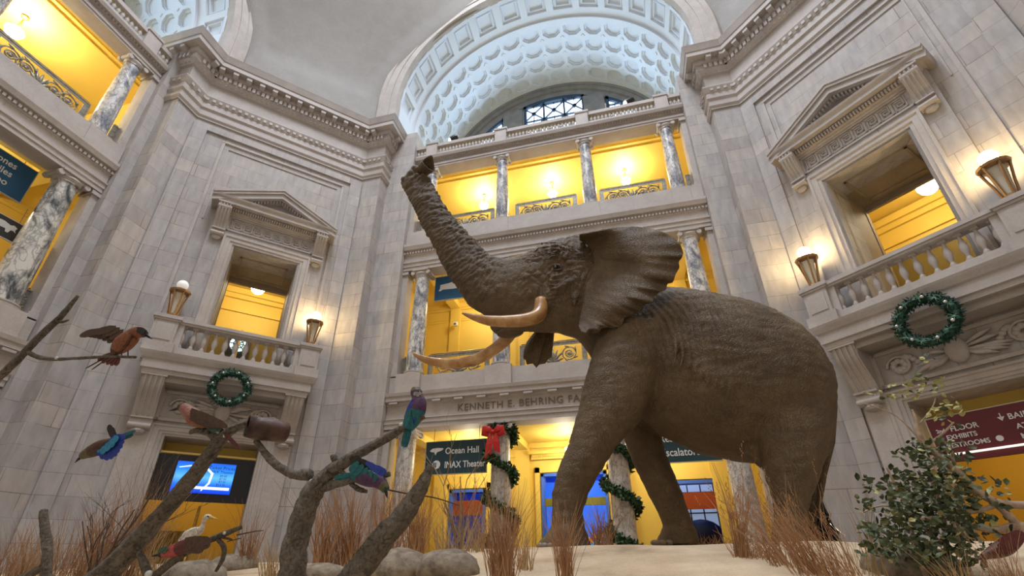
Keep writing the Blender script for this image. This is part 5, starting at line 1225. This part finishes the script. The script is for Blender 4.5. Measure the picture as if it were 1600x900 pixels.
# ---- birds
def fmat(n_, c, r=.55, sheen=None):
    def f(nt, b):
        q = noise(nt, coord(nt, 'Object', (1, 1, 1)), 60, 3); nt.links.new(ramp(nt, [(.3, tuple(v*.65 for v in c)), (.7, tuple(min(1, v*1.25) for v in c))], q), b.inputs['Base Color']); bumpn(nt, b, q, .4, .004)
    if n_ not in MATS: mat(n_, c, r, build=f)
    return n_
OR = fmat('orange_feather', (.27, .095, .045)); BK = fmat('black_feather', (.018, .015, .013)); BR = fmat('brown_feather', (.085, .042, .024)); TE = fmat('teal_feather', (.01, .13, .145)); CY = fmat('cyan_feather', (.03, .27, .45)); PU = fmat('purple_feather', (.085, .03, .095)); BL = fmat('blue_feather', (.02, .05, .34))
PK = fmat('pink_feather', (.45, .08, .075)); WH = fmat('white_feather', (.72, .66, .58)); OL = fmat('olive_feather', (.12, .095, .045)); GN = fmat('green_feather', (.05, .11, .06)); MR = fmat('maroon_feather', (.12, .025, .022)); GY = fmat('grey_feather', (.32, .3, .28)); YB_ = fmat('yellow_beak', (.65, .42, .08)); PB = fmat('salmon_feather', (.30, .12, .085))
def body_of(name, pts, cols, Y, parent, seg=14, squash=.8):
    P = spline([p if len(p) == 4 else (*p, 0) for p in pts], 4); c = [at(x, y, Y+d) for x, y, r, d in P]; R_ = [max(.3, p[2]*.88)*px_size(p[0], p[1], Y) for p in P]
    b = MB(); b.tube(c, R_, seg); me_ms = []
    o = b.build(name, cols[0], parent, smooth=3); o.data.materials.clear()
    for m_ in cols: o.data.materials.append(MATS[m_])
    nf = len(P)-1
    for i, pl in enumerate(o.data.polygons):
        if i < nf*seg: pl.material_index = min(len(cols)-1, int((i//seg)/nf*len(cols)))
    return o
def feathers(name, root, tips, w_, m_, Y, parent, tipY=0, th=.003):
    """blades from a root line to trailing tips, px"""
    b = MB(); n = len(tips)
    for i, (tx, ty) in enumerate(tips):
        rx, ry = root[0][0]+(root[1][0]-root[0][0])*i/max(1, n-1), root[0][1]+(root[1][1]-root[0][1])*i/max(1, n-1)
        a = at(rx, ry, Y); c = at(tx, ty, Y+tipY+.002*i); t = (c-a); L = t.length; t.normalize(); s = t.cross(Vector((0, 1, 0))).normalized()*w_*px_size(tx, ty, Y); y = Vector((0, th, 0))
        pr = [(0, .5), (.35, 1), (.8, 1), (.95, .6), (1, 0)]
        top = [a+t*L*u+s*v for u, v in pr]; bot = [a+t*L*u-s*v for u, v in pr[:-1]][::-1]; q = top+bot; m2 = len(q); off = Vector((0, .0015*i, 0))
        b.add([p+off for p in q]+[p+off+y for p in q], [tuple(range(m2)), tuple(range(m2, 2*m2))[::-1]]+[(k, (k+1) % m2, m2+(k+1) % m2, m2+k) for k in range(m2)])
    return b.build(name, m_, parent)
def bird(kind, label, Y, body, cols, beak, beak_m, eye=None, feats=(), legs=()):
    e = empty(kind, at(body[0][0], body[0][1], Y)); tag(e, label, 'bird'); inv = Matrix.Translation(-e.location)
    made = [body_of('body', body, cols, Y, e)]
    made.append(MB().tube([at(x, y, Y+(p[2] if len(p) > 2 else 0)) for p in beak for x, y in [p[:2]]], [r*px_size(*beak[0][:2], Y) for r in ([2.6, 1.9, .4] if len(beak) == 3 else [2.4, .4])], 8).build('beak', beak_m, e, smooth=3))
    for n_, root, tips, w_, m_, tY in feats: made.append(feathers(n_, root, tips, w_, m_, Y+tY, e))
    if eye: s = px_size(*eye, Y); made.append(MB().ball(at(*eye, Y-.012-s*4), s*1.3, 8, 6).build('eye', 'eye_dark', e, smooth=3))
    for a, b_ in legs: made.append(MB().tube([at(*a, Y), at(*b_, Y)], px_size(*a, Y)*.9, 5).build('leg', 'thin_twig', e))
    for o in made: o.data.transform(inv)
    return e
Yb = YB-.1
bird('bee_eater', 'orange bird with raised brown wing perched on the thin left branch', Yb, [(176, 556, 3), (182, 548, 10), (192, 538, 15), (203, 528, 14), (210, 521, 11), (218, 519, 10.5), (226, 522, 6)], [BR, OR, OR, OR, OR, OR], [(225, 521), (232, 526), (238, 530)], BK, (222, 519),
     [('raised_wing', [(172, 514), (204, 524)], [(124, 524), (128, 521), (135, 523), (142, 524), (150, 526), (158, 529), (165, 533), (171, 540), (176, 547), (182, 550)], 6, BR, -.035), ('wing_covert', [(180, 512), (204, 522)], [(150, 519), (160, 522), (170, 527), (178, 534), (188, 541)], 7, BR, -.04),
      ('tail', [(178, 552), (184, 556)], [(152, 562), (158, 566), (165, 569), (172, 571), (180, 571)], 5, MR, 0), ('tail_streamer', [(165, 558), (170, 558)], [(133, 576), (142, 578)], 1.1, BK, 0), ('black_cap', [(213, 513), (216, 513)], [(226, 520), (228, 522)], 5, BK, -.04)], [((190, 550), (190, 557)), ((200, 548), (200, 557))])
bird('bee_eater', 'reddish brown bird with pink throat perched at the branch fork by the wreath', YB-.03, [(348, 664, 4), (335, 660, 8), (318, 658, 13), (304, 652, 14), (295, 644, 11), (287, 637, 8.5), (281, 637, 6)], [GN, OR, OR, PB, PB, BK], [(281, 637), (272, 640), (264, 642)], BK, (287, 636),
     [('folded_wing', [(298, 640), (296, 652)], [(356, 668), (350, 668), (340, 667), (332, 666)], 5.5, BR, -.06), ('tail', [(335, 660), (338, 666)], [(376, 702), (372, 700), (352, 682)], 2.6, MR, 0), ('green_flank', [(318, 662), (322, 664)], [(345, 672), (338, 673)], 5, GN, -.03)], [((318, 668), (316, 676)), ((326, 668), (326, 678))])
bird('lilac_roller', 'blue and purple bird flying down at the left above the dry grass', YB-.05, [(186, 686, 4), (172, 692, 9), (158, 698, 12), (144, 705, 11), (135, 709, 8.5), (128, 713, 6)], [BR, BR, BR, OL, OL], [(128, 713), (122, 718), (117, 723)], BK, (133, 708),
     [('blue_wing', [(176, 682), (150, 704)], [(195, 684), (193, 692), (190, 699), (185, 706), (180, 712), (174, 716), (167, 718), (160, 716), (153, 711)], 5, BL, -.05), ('cyan_wing_patch', [(178, 682), (154, 702)], [(182, 690), (176, 698), (168, 704), (160, 709), (155, 706)], 5, CY, -.065), ('tail', [(182, 684), (184, 688)], [(212, 673), (208, 679)], 3, TE, 0), ('far_wing', [(178, 686), (180, 688)], [(169, 664), (173, 668)], 4.5, BK, .02)])
bird('lilac_roller', 'purple breasted bird with turquoise tail on top of the middle branch', YB, [(640, 672, 5), (646, 658, 12), (652, 642, 15), (654, 630, 14), (652, 619, 10), (650, 612, 10), (650, 606, 7)], [TE, TE, PU, PU, PU, OL], [(654, 612, -.02), (660, 612, -.035)], BK, (647, 610),
     [('blue_wing', [(646, 624), (640, 634)], [(634, 660), (637, 663), (641, 664), (646, 660)], 6, BL, -.045), ('turquoise_wing', [(640, 640), (638, 646)], [(632, 668), (636, 670), (641, 670)], 5, TE, -.055), ('pale_throat', [(648, 612), (654, 612)], [(648, 618), (653, 620), (657, 616)], 2.5, GY, -.045), ('tail', [(636, 662), (642, 664)], [(628, 698), (631, 700), (634, 699)], 3, TE, 0)], [((648, 658), (648, 664))])
bird('lilac_roller', 'teal and purple bird leaning head down on the middle side branch', YB-.02, [(548, 742, 6), (562, 744, 13), (576, 746, 16), (588, 750, 14), (598, 758, 10), (603, 766, 7)], [TE, PU, PU, PU, OL], [(603, 768), (604, 773), (605, 778)], BK, (602, 762),
     [('teal_wing', [(560, 722), (588, 742)], [(546, 737), (552, 742), (560, 746), (570, 749), (580, 750)], 6, TE, -.055), ('wing_tip', [(548, 714), (556, 718)], [(560, 730), (572, 728), (584, 732)], 6, BK, -.04), ('purple_back', [(572, 722), (582, 728)], [(594, 738), (600, 742), (603, 739)], 5, BL, -.05), ('tail', [(552, 740), (552, 744)], [(521, 747), (523, 749), (530, 746)], 3.5, TE, 0)], [((566, 758), (566, 747))])
bird('cattle_egret', 'white egret with a yellow beak standing behind the low branch', 2.3, [(284, 846, 4), (292, 838, 9), (302, 833, 9.5), (312, 829, 7), (317, 821, 3.6), (319, 813, 3.4), (323, 808, 4.8), (328, 808, 4)], [WH, WH, WH, WH], [(328, 808), (334, 810), (341, 811)], YB_, (325, 807),
     [('folded_wing', [(308, 826), (306, 836)], [(278, 846), (282, 850), (290, 850)], 5, WH, -.09)], [((300, 842), (299, 862)), ((306, 840), (306, 862))])
bird('carmine_bee_eater', 'crimson headed maroon bird crouching low under the egret', YB-.03, [(326, 850, 4), (312, 850, 8), (296, 852, 12), (280, 857, 12), (266, 862, 10), (257, 865, 8), (250, 866, 5)], [MR, MR, MR, PK, PK, BK], [(251, 866), (243, 868), (236, 869)], BK, (256, 862),
     [('folded_wing', [(288, 844), (286, 856)], [(330, 846), (328, 852), (318, 858)], 7, BR, -.06), ('teal_cap', [(258, 856), (262, 856)], [(246, 862), (252, 864)], 3.5, GN, -.045)])
bird('starling', 'dark maroon bird half hidden in the grass at the lower right corner', 1.9, [(1598, 838, 5), (1585, 846, 10), (1570, 855, 13), (1556, 862, 11), (1545, 866, 8), (1536, 870, 5)], [MR, MR, BR, MR, BR], [(1537, 870), (1531, 873), (1525, 876)], BK, (1543, 864),
     [('folded_wing', [(1562, 848), (1560, 862)], [(1600, 832), (1598, 842), (1590, 850)], 7, MR, -.07)])

# ---- dry grass, stones
def grs(n_, a, b_): mat(n_, a, .75, build=lambda nt, b: nt.links.new(ramp(nt, [(.3, a), (.7, b_)], noise(nt, coord(nt, 'Object'), 5, 3)), b.inputs['Base Color']))
grs('dry_grass_rust', (.28, .13, .06), (.52, .31, .16)); grs('dry_grass_straw', (.38, .24, .10), (.56, .40, .21))
def clump(px, base, hpx, spread, n, Y, label, m_, seed, lean=0, heads=False, group='dry grass clumps'):
    rnd = random.Random(seed); g = at(px, base, Y); s = px_size(px, base, Y); gz = zs(g.x, g.y)
    b = MB()
    for i in range(n):
        r0 = rnd.random()**.7*spread*.35*s; a = rnd.uniform(0, 2*PI); p = Vector((r0*math.cos(a), r0*math.sin(a), -.06)); L = hpx*s*rnd.uniform(.45, 1.05)*(1.0 if i > 4 else 1.1)
        d = Vector((rnd.gauss(0, spread/hpx*.35)+lean, rnd.gauss(0, .22), 1)).normalized(); bend = Vector((rnd.gauss(0, .16)+lean*.5, rnd.gauss(0, .15), -.12*rnd.random()))
        k = 5; w_ = s*rnd.uniform(.45, .95); side = d.cross(Vector((rnd.gauss(0, .3), 1, 0))).normalized(); pts = [p+d*L*(j/k)+bend*L*(j/k)**2 for j in range(k+1)]
        vs = []
        for j, q in enumerate(pts): ww = w_*(1-j/k*.8); vs += [q-side*ww, q+side*ww]
        b.add(vs, [(2*j, 2*j+1, 2*j+3, 2*j+2) for j in range(k)])
        if heads and i % 4 == 0:
            q = pts[-1]; 
            for h in range(7): c = q-d*L*.02*h+Vector((rnd.gauss(0, .006), rnd.gauss(0, .006), 0)); b.add([c, c+Vector((s*1.6, 0, s*1.5)), c+Vector((-s*.3, 0, s*4))], [(0, 1, 2)])
    o = b.build('dry_grass_clump', m_); o.location = (g.x, g.y, gz); tag(o, label, 'grass', group, 'thing'); return o
RU, ST = 'dry_grass_rust', 'dry_grass_straw'
G = [(10, 905, 120, 90, 150, 1.7, RU, 'at the very left edge'), (45, 900, 100, 80, 130, 2.1, ST, 'behind the short stump at the left'), (110, 900, 130, 90, 170, 1.9, RU, 'right of the short stump'), (150, 890, 150, 70, 130, 2.4, RU, 'below the flying blue bird'),
     (195, 885, 200, 90, 170, 2.6, RU, 'tall and rusty behind the slanting branch'), (240, 890, 110, 60, 90, 2.2, ST, 'left of the crimson headed bird'), (385, 885, 110, 35, 90, 3.0, RU, 'between the screen doorway and the middle trunk'), (425, 890, 80, 40, 60, 2.4, ST, 'just left of the middle trunk'),
     (505, 880, 150, 50, 120, 3.2, RU, 'just right of the middle trunk'), (545, 880, 175, 60, 150, 3.4, RU, 'behind the space between middle trunk and blunt limb'), (600, 870, 160, 70, 130, 3.6, RU, 'behind the blunt leaning limb'), (650, 872, 140, 50, 110, 3.5, RU, 'right of the blunt leaning limb'),
     (700, 878, 100, 60, 70, 3.4, ST, 'sparse and low under the theater sign'), (740, 870, 90, 60, 70, 3.8, ST, 'low before the left blue doorway'), (785, 905, 170, 62, 210, 2.2, RU, 'tall and dense in front of the garlanded column with the bow'), (820, 890, 90, 40, 50, 2.8, ST, 'short and pale before the elephant\'s front foot'),
     (884, 905, 145, 36, 120, 2.2, RU, 'narrow upright tuft before the elephant\'s front foot'), (940, 856, 90, 60, 90, 6.4, RU, 'between the front legs behind the elephant'), (1115, 862, 32, 110, 110, 5.6, RU, 'low and orange right of the far front foot'), (1160, 880, 165, 30, 60, 3.0, RU, 'slender and tall left of the hind leg'),
     (1185, 885, 70, 90, 90, 3.0, RU, 'low at the foot of the hind leg'), (1235, 893, 120, 90, 90, 2.7, RU, 'leaning and dense before the hind leg'), (1280, 897, 185, 90, 110, 2.3, RU, 'leaning and dense right of the hind leg'), (1320, 900, 130, 80, 80, 2.2, RU, 'at the right end of the leaning grass'),
     (1365, 905, 190, 70, 30, 2.4, ST, 'thin and sparse before the shrub'), (1500, 908, 80, 60, 60, 1.9, ST, 'short by the base of the leafy shrub'), (1575, 908, 120, 60, 80, 1.8, RU, 'beside the dark bird in the right corner'), (310, 900, 55, 60, 60, 2.9, ST, 'low around the egret\'s feet')]
for i, (x, y, h, sp, n, Y, m_, lb) in enumerate(G):
    tall = 1210 < x < 1340
    clump(x, y, h, sp, n, Y, 'dry grass clump '+lb, m_, 40+i, lean=(-.24 if tall else R0.uniform(-.06, .06)), heads=tall or x == 1160)
def rock(x, y, rp, Y, label, seed):
    rnd = random.Random(seed); g = at(x, y, Y); s = px_size(x, y, Y); b = MB(); b.ball((0, 0, 0), (rp*s, rp*s*.8, rp*s*.5), 18, 12); b.v = [p*(1+.22*mn.noise(p*6/(rp*s)*.25+Vector((seed, 0, 0)))+.1*mn.noise(p*18/(rp*s)*.25)) for p in b.v]
    o = b.build('rock', 'rock_grey', smooth=3); o.location = (g.x, g.y, zs(g.x, g.y)+rp*s*.12); tag(o, label, 'rock', 'rocks in the sand')
mat('rock_grey', (.2, .17, .14), .9, build=lambda nt, b: (nt.links.new(ramp(nt, [(.35, (.15, .12, .09)), (.65, (.34, .28, .21))], noise(nt, coord(nt, 'Object'), 12, 6)), b.inputs['Base Color']), bumpn(nt, b, noise(nt, coord(nt, 'Object'), 25, 5), .7, .02)))
for i, (x, y, r, Y, lb) in enumerate([(362, 880, 40, 3.0, 'rounded grey brown rock under the egret\'s branch'), (620, 893, 60, 2.6, 'broad low rock below the blunt limb'), (700, 895, 55, 2.5, 'broad low rock beneath the theater sign'), (500, 896, 40, 2.4, 'low rock right of the middle trunk'), (300, 900, 50, 2.0, 'flat rock at the foot of the low branch'), (1430, 900, 70, 2.6, 'pale rock at the foot of the leafy shrub')]): rock(x, y, r, Y, lb, i+1)

# ---- twiggy bare bushes
def bare_bush(px, base, hpx, wpx, Y, label, seed, n=7, m_='thin_twig'):
    rnd = random.Random(seed); g = at(px, base, Y); s = px_size(px, base, Y); b = MB(); root = Vector((0, 0, 0))
    def grow(p, d, L, r, lv):
        pts = [p]; q = p.copy(); dd = d.copy()
        for k in range(4): dd = (dd+Vector((rnd.gauss(0, .16), rnd.gauss(0, .16), .05))).normalized(); q = q+dd*L/4; pts.append(q.copy())
        b.tube(pts, [r, r*.9, r*.8, r*.65, r*.5], 5)
        if lv:
            for k in range(2 if lv > 1 else 3):
                i_ = rnd.randint(1, 4); nd = (dd+Vector((rnd.gauss(0, .55), rnd.gauss(0, .4), rnd.uniform(0, .35)))).normalized(); grow(pts[i_], nd, L*rnd.uniform(.45, .75), r*.55, lv-1)
    for k in range(n): grow(root+Vector((rnd.gauss(0, .02), rnd.gauss(0, .02), 0)), Vector((rnd.gauss(0, wpx/hpx*.4), rnd.gauss(0, .2), 1)).normalized(), hpx*s*rnd.uniform(.4, .6), s*1.5, 3)
    o = b.build('bare_bush', m_); o.location = (g.x, g.y, zs(g.x, g.y)-.02); tag(o, label, 'bush'); return o
bare_bush(150, 880, 235, 110, 1.9, 'dark bare twiggy bush at the left behind the slanting branch', 21, 5)
mat('pale_twig', (.30, .21, .12), .8)
bare_bush(715, 872, 235, 110, 3.0, 'fine pale twiggy bush in front of the theater sign', 23, 6, 'pale_twig')

# ---- leafy shrub at the right
mat('pale_branch', (.42, .30, .21), .7, build=lambda nt, b: nt.links.new(ramp(nt, [(.35, (.28, .19, .13)), (.65, (.50, .38, .28))], noise(nt, coord(nt, 'Object'), 20, 4)), b.inputs['Base Color']))
mat('shrub_leaf', (.06, .09, .03), .5, build=lambda nt, b: nt.links.new(ramp(nt, [(.3, (.02, .032, .012)), (.5, (.06, .085, .032)), (.7, (.17, .19, .085))], noise(nt, coord(nt, 'Object'), 9, 2)), b.inputs['Base Color']))
mat('pale_leaf', (.4, .38, .14), .5)
YS = 2.3; e = empty('leafy_shrub', at(1490, 890, YS)); tag(e, 'green leafy shrub with pale bare stems at the lower right', 'shrub'); inv = Matrix.Translation(-e.location)
stems = [[(1640, 795, 7), (1600, 790, 6), (1562, 786, 6), (1530, 770, 6), (1500, 742, 6), (1470, 715, 5), (1445, 696, 4.5), (1434, 672, 3.5), (1431, 655, 2.5), (1425, 640, 1.5)], [(1640, 850, 7), (1600, 830, 6), (1560, 788, 6)], [(1640, 822, 7), (1590, 822, 6), (1550, 828, 5), (1515, 821, 3)],
         [(1560, 787, 4), (1530, 798, 3), (1505, 798, 2.5), (1480, 776, 2)], [(1445, 697, 2.5), (1470, 680, 1.8), (1490, 660, 1.3)], [(1480, 905, 4), (1510, 870, 3), (1475, 850, 2.5), (1430, 815, 2)], [(1520, 905, 3), (1500, 850, 2.5), (1490, 815, 2)], [(1450, 905, 4), (1430, 860, 3), (1420, 800, 2.5), (1400, 760, 2), (1385, 730, 1.3)], [(1470, 905, 4), (1480, 850, 3), (1470, 790, 2.5), (1450, 740, 2)], [(1435, 812, 2.5), (1460, 808, 2), (1478, 808, 1.5)],
         [(1420, 800, 1.5), (1380, 790, 1.3), (1350, 800, 1)], [(1500, 742, 2.5), (1490, 720, 2), (1485, 690, 1.2)], [(1440, 690, 1.4), (1400, 650, 1), (1350, 630, .8)], [(1432, 668, 1.4), (1455, 640, 1), (1462, 622, .7)]]
for i, st_ in enumerate(stems):
    b = MB(); limb(b, st_, YS+(.0 if i < 5 else .1*((i % 3)-1)), 8, .06, 60+i); o = b.build('stem', 'pale_branch', e, smooth=3); o.data.transform(inv)
rnd = random.Random(77); lf = {'shrub_leaf': MB(), 'pale_leaf': MB()}
def leaf(p, L, mb):
    d = Vector((rnd.gauss(0, 1), rnd.gauss(0, .7), rnd.gauss(0, .8))).normalized(); s = d.cross(Vector((rnd.gauss(0, 1), rnd.gauss(0, 1), rnd.gauss(0, 1)))).normalized()*L*.34; n_ = d.cross(s).normalized()*L*.08
    mb.add([p, p+d*L*.3+s*.8-n_, p+d*L*.65+s-n_*.5, p+d*L, p+d*L*.65-s-n_*.5, p+d*L*.3-s*.8-n_, p+d*L*.5+n_], [(0, 1, 6), (1, 2, 6), (2, 3, 6), (3, 4, 6), (4, 5, 6), (5, 0, 6)])
blobs = [(1455, 765, 62, 45, 300), (1450, 820, 75, 42, 330), (1395, 800, 50, 60, 150), (1440, 858, 85, 25, 190), (1530, 800, 60, 60, 170), (1390, 755, 45, 25, 60), (1445, 705, 50, 20, 90), (1365, 840, 30, 35, 50), (1480, 880, 70, 20, 80), (1490, 735, 40, 50, 90), (1350, 775, 25, 35, 14)]
for cx, cy, rx, ry, n in blobs:
    for i in range(n):
        a = rnd.uniform(0, 2*PI); r_ = rnd.random()**.6; Y = YS+rnd.gauss(0, .16); p = at(cx+rx*r_*math.cos(a), cy+ry*r_*math.sin(a), Y); leaf(p, rnd.uniform(.028, .058), lf['pale_leaf' if rnd.random() < .07 else 'shrub_leaf'])
for cx, cy, rx, ry, n in [(1440, 600, 40, 18, 28), (1400, 612, 55, 18, 26), (1480, 640, 30, 30, 30), (1452, 560, 14, 6, 4)]:
    for i in range(n): a = rnd.uniform(0, 2*PI); p = at(cx+rx*rnd.random()*math.cos(a), cy+ry*rnd.random()*math.sin(a), YS+rnd.gauss(0, .08)); leaf(p, rnd.uniform(.03, .055), lf['pale_leaf' if rnd.random() < .75 else 'shrub_leaf'])
for k_, nm_ in (('shrub_leaf', 'leaves'), ('pale_leaf', 'pale_leaves')): o = lf[k_].build(nm_, k_, e); o.data.transform(inv)
